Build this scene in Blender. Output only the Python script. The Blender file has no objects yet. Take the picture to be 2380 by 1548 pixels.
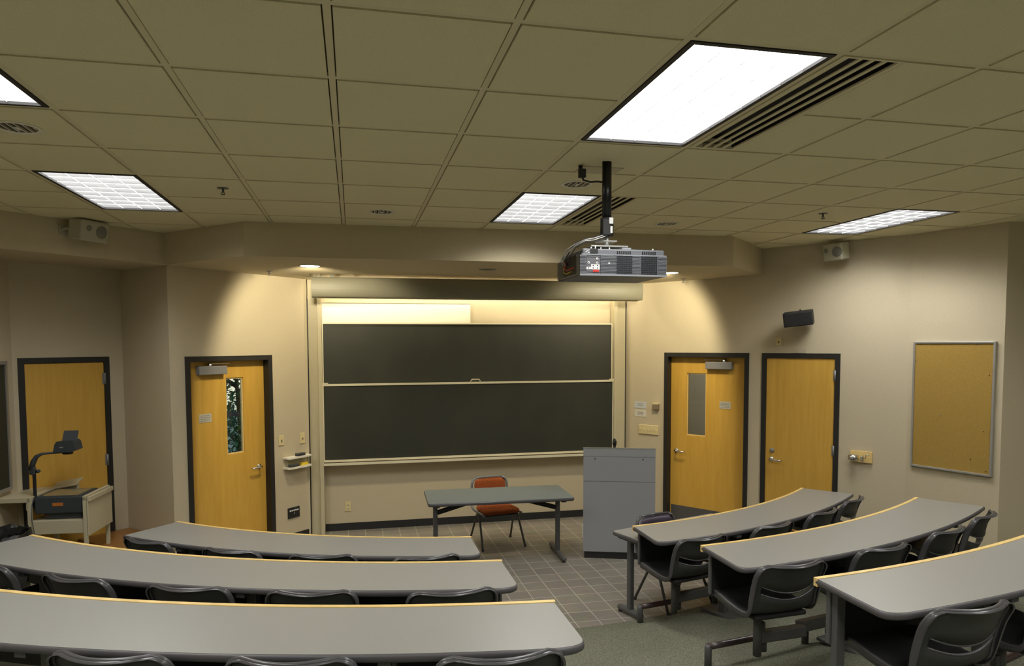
import bpy, bmesh, math, random
from mathutils import Vector, Matrix

# ---------------------------------------------------------------- camera, world, exposure
random.seed(7)
scene = bpy.context.scene
COL = scene.collection
cam_data = bpy.data.cameras.new('camera')
cam = bpy.data.objects.new('camera', cam_data)
COL.objects.link(cam)
scene.camera = cam
PITCH, YAW, ROLL = 0.05800, 0.21920, -0.00350
cy_, sy_, cp_, sp_ = math.cos(YAW), math.sin(YAW), math.cos(PITCH), math.sin(PITCH)
fwd = Vector((sy_ * cp_, cy_ * cp_, -sp_))
rgt = Vector((cy_, -sy_, 0))
upv = rgt.cross(fwd)
c_, s_ = math.cos(ROLL), math.sin(ROLL)
r2, u2 = c_ * rgt + s_ * upv, -s_ * rgt + c_ * upv
M = Matrix.Identity(4)
for i in range(3):
    M[i][0], M[i][1], M[i][2] = r2[i], u2[i], -fwd[i]
M.translation = Vector((0, 0, 2.2))
cam.matrix_world = M
cam_data.sensor_fit = 'HORIZONTAL'
cam_data.sensor_width = 36.0
cam_data.lens = 1652.14 / 2380 * 36
cam_data.shift_y = (895.82 - 774) / 2380
cam_data.clip_start = 0.05
cam_data.clip_end = 200

world = bpy.data.worlds.new('world')
scene.world = world
world.use_nodes = True
wn = world.node_tree
sky = wn.nodes.new('ShaderNodeTexSky')
sky.sky_type = 'NISHITA'
sky.sun_elevation = math.radians(38)
sky.sun_rotation = math.radians(120)
sky.sun_disc = False
wn.links.new(sky.outputs['Color'], wn.nodes['Background'].inputs['Color'])
wn.nodes['Background'].inputs['Strength'].default_value = 0.45

vs = scene.view_settings
vs.view_transform = 'Standard'
vs.look = 'None'
vs.gamma = 1.0
vs.use_curve_mapping = False
vs.exposure = 0.42

TROFFER_L = 17.5        # peak radiance of a ceiling troffer, straight down
WASH_W = 82.0
WARM = (1.0, 0.87, 0.60)

# ---------------------------------------------------------------- helpers
def lin(c):
    return tuple((x / 12.92 if x <= 0.04045 else ((x + 0.055) / 1.055) ** 2.4) for x in (v / 255 for v in c))

MATS = {}
def mat(name, rgb, rough=0.6, metal=0.0, noise=0.0, nscale=30.0, bump=0.0, bscale=80.0, emit=None, estr=0.0,
        spec=0.5, stretch=None, coat=0.0, alt=None, ndetail=4.0):
    """principled material with optional procedural colour mottling and bump"""
    m = bpy.data.materials.new(name)
    m.use_nodes = True
    nt = m.node_tree
    b = nt.nodes['Principled BSDF']
    b.inputs['Base Color'].default_value = (*rgb, 1)
    b.inputs['Roughness'].default_value = rough
    b.inputs['Metallic'].default_value = metal
    b.inputs['Specular IOR Level'].default_value = spec
    if coat:
        b.inputs['Coat Weight'].default_value = coat
        b.inputs['Coat Roughness'].default_value = 0.15
    if emit:
        b.inputs['Emission Color'].default_value = (*emit, 1)
        b.inputs['Emission Strength'].default_value = estr
    if noise or bump:
        tc = nt.nodes.new('ShaderNodeTexCoord')
        mp = nt.nodes.new('ShaderNodeMapping')
        nt.links.new(tc.outputs['Object'], mp.inputs['Vector'])
        if stretch:
            mp.inputs['Scale'].default_value = stretch
    if noise:
        n = nt.nodes.new('ShaderNodeTexNoise')
        n.inputs['Scale'].default_value = nscale
        n.inputs['Detail'].default_value = ndetail
        nt.links.new(mp.outputs['Vector'], n.inputs['Vector'])
        r = nt.nodes.new('ShaderNodeValToRGB')
        a2 = alt if alt else tuple(x * (1 - noise) for x in rgb)
        a1 = rgb if alt else tuple(min(1, x * (1 + noise)) for x in rgb)
        r.color_ramp.elements[0].position = 0.3
        r.color_ramp.elements[1].position = 0.7
        r.color_ramp.elements[0].color = (*a2, 1)
        r.color_ramp.elements[1].color = (*a1, 1)
        nt.links.new(n.outputs['Fac'], r.inputs['Fac'])
        nt.links.new(r.outputs['Color'], b.inputs['Base Color'])
    if bump:
        n2 = nt.nodes.new('ShaderNodeTexNoise')
        n2.inputs['Scale'].default_value = bscale
        n2.inputs['Detail'].default_value = 3
        nt.links.new(mp.outputs['Vector'], n2.inputs['Vector'])
        bp = nt.nodes.new('ShaderNodeBump')
        bp.inputs['Strength'].default_value = bump
        bp.inputs['Distance'].default_value = 0.01
        nt.links.new(n2.outputs['Fac'], bp.inputs['Height'])
        nt.links.new(bp.outputs['Normal'], b.inputs['Normal'])
    MATS[name] = m
    return m

def tag(o, label=None, cat=None, group=None, kind=None):
    if label: o['label'] = label
    if cat: o['category'] = cat
    if group: o['group'] = group
    if kind: o['kind'] = kind
    return o

def empty(name, loc=(0, 0, 0), rz=0.0, label=None, cat=None, group=None, kind=None, parent=None):
    o = bpy.data.objects.new(name, None)
    o.empty_display_size = 0.1
    COL.objects.link(o)
    o.location = loc
    o.rotation_euler = (0, 0, rz)
    if parent: o.parent = parent
    return tag(o, label, cat, group, kind)

def copy_tree(o, parent=None):
    c = o.copy()
    COL.objects.link(c)
    if parent is not None:
        c.parent = parent
        c.matrix_parent_inverse = o.matrix_parent_inverse.copy()
    for ch in list(o.children):
        copy_tree(ch, c)
    return c

class MB:
    """collects shapes into one mesh"""
    def __init__(self):
        self.bm = bmesh.new()
    def box(self, c, s, rot=None, bev=0.0, mi=0, seg=2):
        """centre c, full size s"""
        r = bmesh.ops.create_cube(self.bm, size=1.0)
        vs_ = r['verts']
        bmesh.ops.scale(self.bm, vec=Vector(s), verts=vs_)
        fs = set(f for v in vs_ for f in v.link_faces)
        if bev:
            es = list(set(e for v in vs_ for e in v.link_edges))
            rb = bmesh.ops.bevel(self.bm, geom=es, offset=bev, segments=seg, affect='EDGES', profile=0.5)
            fs = set(rb['faces']) | set(f for f in fs if f.is_valid)
            vs_ = list(set(v for f in fs for v in f.verts))
        if rot is not None:
            bmesh.ops.rotate(self.bm, cent=(0, 0, 0), matrix=Matrix(rot).to_3x3() if not isinstance(rot, Matrix) else rot.to_3x3(), verts=vs_)
        bmesh.ops.translate(self.bm, vec=Vector(c), verts=vs_)
        for f in fs:
            if f.is_valid: f.material_index = mi
        return self
    def b2(self, lo, hi, bev=0.0, mi=0):
        return self.box([(a + b) / 2 for a, b in zip(lo, hi)], [abs(b - a) for a, b in zip(lo, hi)], bev=bev, mi=mi)
    def tube(self, pts, r, seg=10, mi=0, closed=False, caps=True):
        pts = [Vector(p) for p in pts]
        n = len(pts)
        rad = r if isinstance(r, (list, tuple)) else [r] * n
        rings = []
        prev = None
        for i, p in enumerate(pts):
            if closed:
                t = (pts[(i + 1) % n] - pts[i - 1]).normalized()
            else:
                t = (pts[min(i + 1, n - 1)] - pts[max(i - 1, 0)]).normalized()
            if prev is None:
                a = Vector((0, 0, 1)) if abs(t.z) < 0.9 else Vector((1, 0, 0))
                x = a.cross(t).normalized()
            else:
                x = (prev - t * prev.dot(t)).normalized()
            prev = x
            y = t.cross(x)
            rings.append([self.bm.verts.new(p + rad[i] * (math.cos(2 * math.pi * k / seg) * x + math.sin(2 * math.pi * k / seg) * y)) for k in range(seg)])
        rng = range(n) if closed else range(n - 1)
        for i in rng:
            A, B = rings[i], rings[(i + 1) % n]
            for k in range(seg):
                f = self.bm.faces.new((A[k], A[(k + 1) % seg], B[(k + 1) % seg], B[k]))
                f.smooth = True
                f.material_index = mi
        if caps and not closed:
            for rg in (rings[0][::-1], rings[-1]):
                f = self.bm.faces.new(rg)
                f.material_index = mi
        return self
    def lathe(self, prof, c=(0, 0, 0), seg=24, mi=0, axis='Z', smooth=True):
        rings = []
        c = Vector(c)
        def P(r, h, a):
            if axis == 'Z': return c + Vector((r * math.cos(a), r * math.sin(a), h))
            if axis == 'Y': return c + Vector((r * math.cos(a), h, r * math.sin(a)))
            return c + Vector((h, r * math.cos(a), r * math.sin(a)))
        for r, h in prof:
            rings.append([self.bm.verts.new(P(max(r, 1e-4), h, 2 * math.pi * k / seg)) for k in range(seg)])
        for i in range(len(rings) - 1):
            for k in range(seg):
                f = self.bm.faces.new((rings[i][k], rings[i][(k + 1) % seg], rings[i + 1][(k + 1) % seg], rings[i + 1][k]))
                f.smooth = smooth
                f.material_index = mi
        return self
    def prism(self, poly, z0, z1, mi=0, mi_side=None, zf=None):
        """vertical prism over a 2-D polygon"""
        lo = [self.bm.verts.new((x, y, z0)) for x, y in poly]
        hi = [self.bm.verts.new((x, y, z1)) for x, y in poly]
        n = len(poly)
        f = self.bm.faces.new(hi); f.material_index = mi
        f = self.bm.faces.new(lo[::-1]); f.material_index = mi
        for i in range(n):
            f = self.bm.faces.new((lo[i], lo[(i + 1) % n], hi[(i + 1) % n], hi[i]))
            f.material_index = mi if mi_side is None else mi_side
        return self
    def quad(self, a, b, c, d, mi=0):
        f = self.bm.faces.new([self.bm.verts.new(p) for p in (a, b, c, d)])
        f.material_index = mi
        return self
    def build(self, name, mats, parent=None, smooth=False, **kw):
        bmesh.ops.recalc_face_normals(self.bm, faces=self.bm.faces)
        me = bpy.data.meshes.new(name)
        self.bm.to_mesh(me)
        self.bm.free()
        for m in (mats if isinstance(mats, (list, tuple)) else [mats]):
            me.materials.append(m)
        o = bpy.data.objects.new(name, me)
        COL.objects.link(o)
        if parent: o.parent = parent
        if smooth:
            for p in me.polygons: p.use_smooth = True
        return tag(o, **kw)

def rz_of(p1, p2):
    return math.atan2(p2[1] - p1[1], p2[0] - p1[0])

def text_mesh(body, size, loc, rot, m, name, parent, align='CENTER', extrude=0.0004):
    """lettering as a flat raised mesh"""
    cu = bpy.data.curves.new(name, 'FONT')
    cu.body = body
    cu.size = size
    cu.align_x = align
    cu.align_y = 'CENTER'
    cu.extrude = extrude
    t = bpy.data.objects.new(name, cu)
    COL.objects.link(t)
    dg = bpy.context.evaluated_depsgraph_get()
    me = bpy.data.meshes.new_from_object(t.evaluated_get(dg))
    bpy.data.objects.remove(t)
    me.materials.clear()
    me.materials.append(m)
    o = bpy.data.objects.new(name, me)
    COL.objects.link(o)
    o.location = loc
    o.rotation_euler = rot
    o.parent = parent
    return o

# ---------------------------------------------------------------- materials
M_wall = mat('wall_vinyl', (0.525, 0.455, 0.315), 0.75, noise=0.03, nscale=60, bump=0.15, bscale=260)
M_soffit = mat('soffit_paint', (0.52, 0.445, 0.29), 0.8, noise=0.02, nscale=40, bump=0.1, bscale=200)
M_tile_ceil = mat('ceiling_tile', (0.76, 0.70, 0.46), 0.95, noise=0.07, nscale=260, bump=0.3, bscale=320)
M_tee = mat('ceiling_tee', (0.70, 0.63, 0.42), 0.6)
M_plenum = mat('ceiling_reveal', (0.16, 0.14, 0.09), 0.9)
M_black = mat('black_paint', (0.012, 0.012, 0.012), 0.6)
M_base = mat('rubber_base', (0.015, 0.015, 0.016), 0.55)
M_frame = mat('door_frame_paint', (0.016, 0.015, 0.013), 0.5, noise=0.1, nscale=20)
M_door = mat('maple_veneer', (0.56, 0.325, 0.055), 0.38, noise=0.0, nscale=3.5, stretch=(14, 14, 0.9), alt=None)
M_trimwood = mat('maple_edge', (0.74, 0.53, 0.20), 0.42, noise=0.12, nscale=12, stretch=(1, 1, 6))
M_bench = mat('bench_wood', (0.30, 0.14, 0.035), 0.4, noise=0.15, nscale=5, stretch=(2, 12, 12))
M_lam = mat('grey_laminate', (0.260, 0.258, 0.236), 0.36, noise=0.05, nscale=420, bump=0.03, bscale=300)
M_lam2 = mat('blue_grey_laminate', (0.235, 0.265, 0.25), 0.36, noise=0.05, nscale=380)
M_edge = mat('vinyl_edge', (0.085, 0.08, 0.085), 0.45)
M_panel = mat('modesty_black', (0.012, 0.012, 0.012), 0.7)
M_greymetal = mat('grey_enamel', (0.085, 0.085, 0.083), 0.42, noise=0.06, nscale=30)
M_railmetal = mat('worn_rail', (0.035, 0.032, 0.035), 0.3, noise=0.5, nscale=8, alt=(0.075, 0.03, 0.022))
M_shell = mat('charcoal_plastic', (0.030, 0.031, 0.030), 0.5, noise=0.12, nscale=50, bump=0.05, bscale=500)
M_rim = mat('grey_plastic_rim', (0.080, 0.078, 0.082), 0.27)
M_silver = mat('silver_tube', (0.22, 0.23, 0.23), 0.4, metal=0.3)
M_chrome = mat('satin_chrome', (0.65, 0.65, 0.64), 0.22, metal=1.0)
M_alu = mat('aluminium', (0.50, 0.50, 0.48), 0.4, metal=0.7)
M_closer = mat('closer_grey', (0.24, 0.24, 0.24), 0.45, metal=0.2)
M_orange = mat('orange_tweed', (0.34, 0.075, 0.012), 0.9, noise=0.5, nscale=160, bump=0.5, bscale=300)
M_purple = mat('plum_plastic', (0.045, 0.033, 0.055), 0.5)
M_board = mat('chalkboard', (0.016, 0.021, 0.017), 0.55, noise=0.0, nscale=1.6)
M_cream = mat('cream_enamel', (0.52, 0.465, 0.31), 0.45, noise=0.02, nscale=10)
M_btrim = mat('board_trim_enamel', (0.70, 0.65, 0.48), 0.4)
M_white = mat('white_gloss', (0.80, 0.77, 0.66), 0.35)
M_screen = mat('screen_case', (0.23, 0.22, 0.16), 0.5)
M_podium = mat('podium_laminate', (0.29, 0.295, 0.30), 0.55, noise=0.05, nscale=200)
M_cork = mat('cork', (0.38, 0.24, 0.050), 0.95, noise=0.18, nscale=240, bump=0.4, bscale=400)
M_ivory = mat('ivory_plastic', (0.66, 0.56, 0.30), 0.45)
M_paper = mat('paper_sign', (0.60, 0.58, 0.50), 0.8)
M_paper_blue = mat('pale_sign', (0.52, 0.55, 0.55), 0.7)
M_ink = mat('dark_ink', (0.18, 0.17, 0.16), 0.8)
M_signplate = mat('grey_signplate', (0.50, 0.48, 0.38), 0.6)
M_proj = mat('projector_grey', (0.135, 0.14, 0.155), 0.45)
M_projbody = mat('projector_charcoal', (0.055, 0.057, 0.065), 0.5)
M_projdark = mat('projector_dark', (0.02, 0.022, 0.026), 0.5)
M_offwhite = mat('connector_white', (0.7, 0.7, 0.68), 0.5)
M_red = mat('red_plastic', (0.55, 0.03, 0.02), 0.5)
M_yellow = mat('yellow_plastic', (0.75, 0.55, 0.03), 0.5)
M_slate = mat('slate_blue_plastic', (0.042, 0.050, 0.054), 0.5)
M_bag = mat('bin_bag', (0.008, 0.008, 0.009), 0.3, bump=0.8, bscale=18)
M_spk = mat('cream_speaker', (0.42, 0.40, 0.29), 0.6)
M_spkgrille = mat('speaker_grille', (0.20, 0.20, 0.16), 0.7)
M_leaf = mat('leaves', (0.035, 0.11, 0.035), 0.5, noise=0.5, nscale=6)
M_bark = mat('bark', (0.05, 0.035, 0.02), 0.9)
M_corr = mat('corridor_paint', (0.50, 0.46, 0.36), 0.8)
M_ground = mat('ground', (0.05, 0.07, 0.03), 0.9, noise=0.4, nscale=4)
M_wallplate = mat('painted_plate', (0.46, 0.40, 0.29), 0.6)
M_lens = None
M_louver = mat('lens_rib', (0.80, 0.80, 0.82), 0.5)
M_lamp_on = mat('downlight_lamp', (0.9, 0.9, 0.9), 0.5, emit=(1.0, 0.92, 0.75), estr=6.0)
M_brass = mat('louver_brass', (0.45, 0.36, 0.2), 0.35, metal=0.8)
M_ohpglass = mat('stage_glass', (0.20, 0.19, 0.12), 0.08, spec=0.8)
M_strip = mat('tube_lamp', (0.9, 0.9, 0.9), 0.5, emit=(1.0, 0.90, 0.70), estr=27.0)

def wood_nodes(m, base, dark, sc):
    nt = m.node_tree
    b = nt.nodes['Principled BSDF']
    tc = nt.nodes.new('ShaderNodeTexCoord')
    mp = nt.nodes.new('ShaderNodeMapping')
    mp.inputs['Scale'].default_value = sc
    n = nt.nodes.new('ShaderNodeTexNoise')
    n.inputs['Scale'].default_value = 2.2
    n.inputs['Detail'].default_value = 8
    n.inputs['Roughness'].default_value = 0.65
    r = nt.nodes.new('ShaderNodeValToRGB')
    r.color_ramp.elements[0].position = 0.28
    r.color_ramp.elements[1].position = 0.68
    r.color_ramp.elements[0].color = (*dark, 1)
    r.color_ramp.elements[1].color = (*base, 1)
    nt.links.new(tc.outputs['Object'], mp.inputs['Vector'])
    nt.links.new(mp.outputs['Vector'], n.inputs['Vector'])
    nt.links.new(n.outputs['Fac'], r.inputs['Fac'])
    nt.links.new(r.outputs['Color'], b.inputs['Base Color'])
wood_nodes(M_door, (0.63, 0.380, 0.068), (0.54, 0.305, 0.045), (9, 9, 0.7))

def chalk_nodes(m):
    nt = m.node_tree
    b = nt.nodes['Principled BSDF']
    tc = nt.nodes.new('ShaderNodeTexCoord')
    mp = nt.nodes.new('ShaderNodeMapping')
    mp.inputs['Scale'].default_value = (1.6, 1, 0.8)
    n = nt.nodes.new('ShaderNodeTexNoise')
    n.inputs['Scale'].default_value = 2.0
    n.inputs['Detail'].default_value = 6
    r = nt.nodes.new('ShaderNodeValToRGB')
    r.color_ramp.elements[0].color = (0.014, 0.018, 0.013, 1)
    r.color_ramp.elements[1].color = (0.040, 0.040, 0.027, 1)
    nt.links.new(tc.outputs['Object'], mp.inputs['Vector'])
    nt.links.new(mp.outputs['Vector'], n.inputs['Vector'])
    nt.links.new(n.outputs['Fac'], r.inputs['Fac'])
    nt.links.new(r.outputs['Color'], b.inputs['Base Color'])
chalk_nodes(M_board)

def floor_tile_mat():
    m = mat('quarry_tile', (0.2, 0.18, 0.14), 0.5)
    nt = m.node_tree
    b = nt.nodes['Principled BSDF']
    tc = nt.nodes.new('ShaderNodeTexCoord')
    mp = nt.nodes.new('ShaderNodeMapping')
    mp.inputs['Location'].default_value = (-1.68 + 0.002, -5.665 + 0.002, 0)
    br = nt.nodes.new('ShaderNodeTexBrick')
    br.offset = 0.0
    br.squash = 1.0
    br.inputs['Color1'].default_value = (0.235, 0.205, 0.160, 1)
    br.inputs['Color2'].default_value = (0.195, 0.172, 0.135, 1)
    br.inputs['Mortar'].default_value = (0.46, 0.42, 0.33, 1)
    br.inputs['Scale'].default_value = 1.0
    br.inputs['Mortar Size'].default_value = 0.004
    br.inputs['Mortar Smooth'].default_value = 0.3
    br.inputs['Brick Width'].default_value = 0.1965
    br.inputs['Row Height'].default_value = 0.1965
    nt.links.new(tc.outputs['Object'], mp.inputs['Vector'])
    nt.links.new(mp.outputs['Vector'], br.inputs['Vector'])
    n = nt.nodes.new('ShaderNodeTexNoise')
    n.inputs['Scale'].default_value = 9
    n.inputs['Detail'].default_value = 5
    nt.links.new(tc.outputs['Object'], n.inputs['Vector'])
    mx = nt.nodes.new('ShaderNodeMix')
    mx.data_type = 'RGBA'
    mx.blend_type = 'MULTIPLY'
    mx.inputs[0].default_value = 0.35
    nt.links.new(br.outputs['Color'], mx.inputs[6])
    nt.links.new(n.outputs['Color'], mx.inputs[7])
    hs = nt.nodes.new('ShaderNodeHueSaturation')
    hs.inputs['Saturation'].default_value = 0.75
    hs.inputs['Value'].default_value = 1.25
    nt.links.new(mx.outputs[2], hs.inputs['Color'])
    nt.links.new(hs.outputs['Color'], b.inputs['Base Color'])
    return m
M_floor = floor_tile_mat()
M_carpet = mat('grey_green_carpet', (0.115, 0.122, 0.092), 0.95, noise=0.0)
def carpet_nodes(m):
    nt = m.node_tree
    b = nt.nodes['Principled BSDF']
    tc = nt.nodes.new('ShaderNodeTexCoord')
    n = nt.nodes.new('ShaderNodeTexNoise')
    n.inputs['Scale'].default_value = 110
    n.inputs['Detail'].default_value = 3
    r = nt.nodes.new('ShaderNodeValToRGB')
    r.color_ramp.elements[0].position = 0.35
    r.color_ramp.elements[1].position = 0.65
    r.color_ramp.elements[0].color = (0.105, 0.110, 0.078, 1)
    r.color_ramp.elements[1].color = (0.235, 0.236, 0.176, 1)
    nt.links.new(tc.outputs['Object'], n.inputs['Vector'])
    nt.links.new(n.outputs['Fac'], r.inputs['Fac'])
    nt.links.new(r.outputs['Color'], b.inputs['Base Color'])
    bp = nt.nodes.new('ShaderNodeBump')
    bp.inputs['Strength'].default_value = 0.6
    bp.inputs['Distance'].default_value = 0.01
    nt.links.new(n.outputs['Fac'], bp.inputs['Height'])
    nt.links.new(bp.outputs['Normal'], b.inputs['Normal'])
    b.inputs['Specular IOR Level'].default_value = 0.1
carpet_nodes(M_carpet)

def lens_mat():
    """parabolic troffer lens: strong straight down, weak at flat angles, faint cells"""
    m = bpy.data.materials.new('lamp_lens')
    m.use_nodes = True
    nt = m.node_tree
    nt.nodes.remove(nt.nodes['Principled BSDF'])
    out = nt.nodes['Material Output']
    geo = nt.nodes.new('ShaderNodeNewGeometry')
    dot = nt.nodes.new('ShaderNodeVectorMath'); dot.operation = 'DOT_PRODUCT'
    nt.links.new(geo.outputs['Normal'], dot.inputs[0]); nt.links.new(geo.outputs['Incoming'], dot.inputs[1])
    ab = nt.nodes.new('ShaderNodeMath'); ab.operation = 'ABSOLUTE'
    nt.links.new(dot.outputs['Value'], ab.inputs[0])
    r = nt.nodes.new('ShaderNodeValToRGB')
    r.color_ramp.interpolation = 'LINEAR'
    els = r.color_ramp.elements
    els[0].position = 0.0; els[0].color = (0.022, 0.022, 0.022, 1)
    els[1].position = 0.62; els[1].color = (1, 1, 1, 1)
    for p, v in ((0.14, 0.030), (0.19, 0.038), (0.26, 0.085), (0.31, 0.13), (0.40, 0.34), (0.50, 0.80)):
        e = els.new(p); e.color = (v, v, v, 1)
    nt.links.new(ab.outputs[0], r.inputs['Fac'])
    tc = nt.nodes.new('ShaderNodeTexCoord')
    mp = nt.nodes.new('ShaderNodeMapping')
    mp.inputs['Scale'].default_value = (4 / (PX - 0.074), 8 / (2 * PY - 0.074), 1)
    nt.links.new(tc.outputs['Object'], mp.inputs['Vector'])
    sep = nt.nodes.new('ShaderNodeSeparateXYZ')
    nt.links.new(mp.outputs['Vector'], sep.inputs[0])
    fr = nt.nodes.new('ShaderNodeMath'); fr.operation = 'FRACT'
    nt.links.new(sep.outputs['Y'], fr.inputs[0])
    n = nt.nodes.new('ShaderNodeTexNoise'); n.inputs['Scale'].default_value = 1.1; n.inputs['Detail'].default_value = 2
    nt.links.new(mp.outputs['Vector'], n.inputs['Vector'])
    mu = nt.nodes.new('ShaderNodeMath'); mu.operation = 'MULTIPLY'
    nt.links.new(fr.outputs[0], mu.inputs[0]); nt.links.new(n.outputs['Fac'], mu.inputs[1])
    mr = nt.nodes.new('ShaderNodeMapRange')
    mr.inputs['From Min'].default_value = 0.0; mr.inputs['From Max'].default_value = 0.7
    mr.inputs['To Min'].default_value = 1.0; mr.inputs['To Max'].default_value = 0.55
    nt.links.new(mu.outputs[0], mr.inputs['Value'])
    m2 = nt.nodes.new('ShaderNodeMath'); m2.operation = 'MULTIPLY'
    nt.links.new(r.outputs['Color'], m2.inputs[0]); nt.links.new(mr.outputs[0], m2.inputs[1])
    m3 = nt.nodes.new('ShaderNodeMath'); m3.operation = 'MULTIPLY'
    m3.inputs[1].default_value = TROFFER_L
    nt.links.new(m2.outputs[0], m3.inputs[0])
    em = nt.nodes.new('ShaderNodeEmission')
    em.inputs['Color'].default_value = (1.0, 0.985, 0.955, 1)
    nt.links.new(m3.outputs[0], em.inputs['Strength'])
    nt.links.new(em.outputs[0], out.inputs['Surface'])
    return m

def glass_mat():
    m = bpy.data.materials.new('clear_glass')
    m.use_nodes = True
    nt = m.node_tree
    nt.nodes.remove(nt.nodes['Principled BSDF'])
    out = nt.nodes['Material Output']
    t = nt.nodes.new('ShaderNodeBsdfTransparent')
    t.inputs['Color'].default_value = (0.90, 0.91, 0.88, 1)
    g = nt.nodes.new('ShaderNodeBsdfGlossy')
    g.inputs['Roughness'].default_value = 0.02
    fr = nt.nodes.new('ShaderNodeFresnel')
    fr.inputs['IOR'].default_value = 1.45
    mx = nt.nodes.new('ShaderNodeMixShader')
    nt.links.new(fr.outputs['Fac'], mx.inputs[0])
    nt.links.new(t.outputs[0], mx.inputs[1])
    nt.links.new(g.outputs[0], mx.inputs[2])
    nt.links.new(mx.outputs[0], out.inputs['Surface'])
    return m
M_glass = glass_mat()

# ---------------------------------------------------------------- geometry constants
C = (1.45, 9.60)                 # centre of the curved rows
SLOPE = 0.1425
R_CARPET = 4.45
CEIL = 3.23
SOFF = 2.942
PX, PY, X0, Y0 = 0.59622, 0.61977, -1.85213, 1.66363
def colx(i): return X0 + PX * i
def rowy(i): return Y0 + PY * i
def fz(r): return max(0.0, (r - R_CARPET) * SLOPE)
M_lens = lens_mat()
def polar(r, a):                 # a = angle in radians from -y towards +x
    return C[0] + r * math.sin(a), C[1] - r * math.cos(a)
def floor_at(x, y): return fz(math.hypot(x - C[0], y - C[1]))

# ---------------------------------------------------------------- floor
mb = MB()
N = 64
disc = [(C[0] + R_CARPET * math.sin(-1.5 + 3.0 * k / N), C[1] - R_CARPET * math.cos(-1.5 + 3.0 * k / N)) for k in range(N + 1)]
mb.prism([(x, y) for x, y in disc], -0.05, 0.0)
mb.build('floor', M_floor, kind='structure')
mb = MB()
rs = [R_CARPET + 0.35 * k for k in range(0, 34)]
NA = 72
grid = [[mb.bm.verts.new((*polar(r, -1.5 + 3.0 * k / NA), fz(r))) for k in range(NA + 1)] for r in rs]
for i in range(len(rs) - 1):
    for k in range(NA):
        ps = [grid[i][k], grid[i][k + 1], grid[i + 1][k + 1], grid[i + 1][k]]
        cx = sum(p.co.x for p in ps) / 4; cy = sum(p.co.y for p in ps) / 4
        if -4.4 < cx < 7.2 and cy > -5.6:
            mb.bm.faces.new(ps)
mb.build('floor_carpet', M_carpet, smooth=True, kind='structure')

# ---------------------------------------------------------------- walls
TH = 0.12
def wall(name, p1, p2, z0=0.0, z1=CEIL + 0.03, openings=(), e1=0.0, e2=0.0, m=None, base=True):
    """slab behind the line p1-p2, seen from the room on its right-hand side; openings = (t0, t1, height)"""
    L = math.hypot(p2[0] - p1[0], p2[1] - p1[1])
    o = empty(name, (p1[0], p1[1], 0), rz_of(p1, p2), kind='structure')
    mb = MB()
    t = -e1
    for (a, b, h) in sorted(openings):
        mb.b2((t, 0, z0), (a, TH, z1))
        mb.b2((a, 0, h), (b, TH, z1))
        t = b
    mb.b2((t, 0, z0), (L + e2, TH, z1))
    w = mb.build('wall_surface', m or M_wall, o)
    return o, L

W_LEFT = ((-3.60, -5.0), (-2.94, 7.08))
W0 = ((-2.94, 7.08), (-2.24, 7.746))
WM = ((-2.24, 7.746), (-1.68, 7.19))
WL = ((-1.68, 7.19), (-0.51, 8.41))
WFr = ((-0.51, 8.56), (3.36, 8.56))
WR = ((3.364, 8.473), (5.216, 5.852))
WC = ((5.216, 5.852), (5.482, 5.069))
WD = ((5.482, 5.069), (6.80, 4.81))
WRR = ((6.80, 4.81), (6.80, -5.0))
WB = ((6.80, -5.0), (-3.60, -5.0))

HF = 2.092
OFF_R = -0.235                    # earlier wall coordinates start 0.235 m further on
wall('wall_left', *W_LEFT, e2=0.15)
wall('wall_back_left', *W0, openings=[(0.04, 0.83, HF)], e1=0.12, e2=0.15)
wall('wall_alcove', *WM, e1=0.10)
wall('wall_front_left', *WL, openings=[(0.155, 1.18, HF)])
wall('wall_front', *WFr, e1=0.3, e2=0.3)
wall('wall_front_right', *WR, openings=[(0.323 - OFF_R, 1.385 - OFF_R, HF), (1.535 - OFF_R, 2.352 - OFF_R, HF)], e2=0.05)
wall('wall_right', *WC, e1=0.05)
wall('wall_right_return', *WD, e2=0.12)
wall('wall_right_side', *WRR, e2=0.1)
wall('wall_back', *WB, e2=0.1)
# small return edges either side of the chalkboard
mb = MB(); mb.b2((-0.56, 8.38, 0), (-0.51, 8.62, CEIL)); 
mb.build('wall_return_left', M_wall, kind='structure')
mb = MB(); mb.b2((3.364, 8.473, 0), (3.44, 8.62, CEIL)); 
mb.build('wall_return_right', M_wall, kind='structure')

def baseboard(name, p1, p2, t0, t1, h=0.088):
    o = empty(name, (p1[0], p1[1], 0), rz_of(p1, p2), kind='structure')
    mb = MB(); mb.b2((t0, -0.008, 0), (t1, 0.0, h)); mb.build('base_strip', M_base, o)
baseboard('baseboard_front', *WFr, 0.14, 3.70)
baseboard('baseboard_front_left', *WL, 1.18, 1.69)
baseboard('baseboard_front_right', *WR, 0.0, 0.555)
baseboard('baseboard_pier', *WR, 1.62, 1.77)
baseboard('baseboard_right', *WR, 2.587, 3.20, h=0.26)
baseboard('baseboard_alcove', *WM, 0.0, 0.78)
baseboard('baseboard_far_left', *W_LEFT, 0.0, 12.0, h=0.15)

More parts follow.
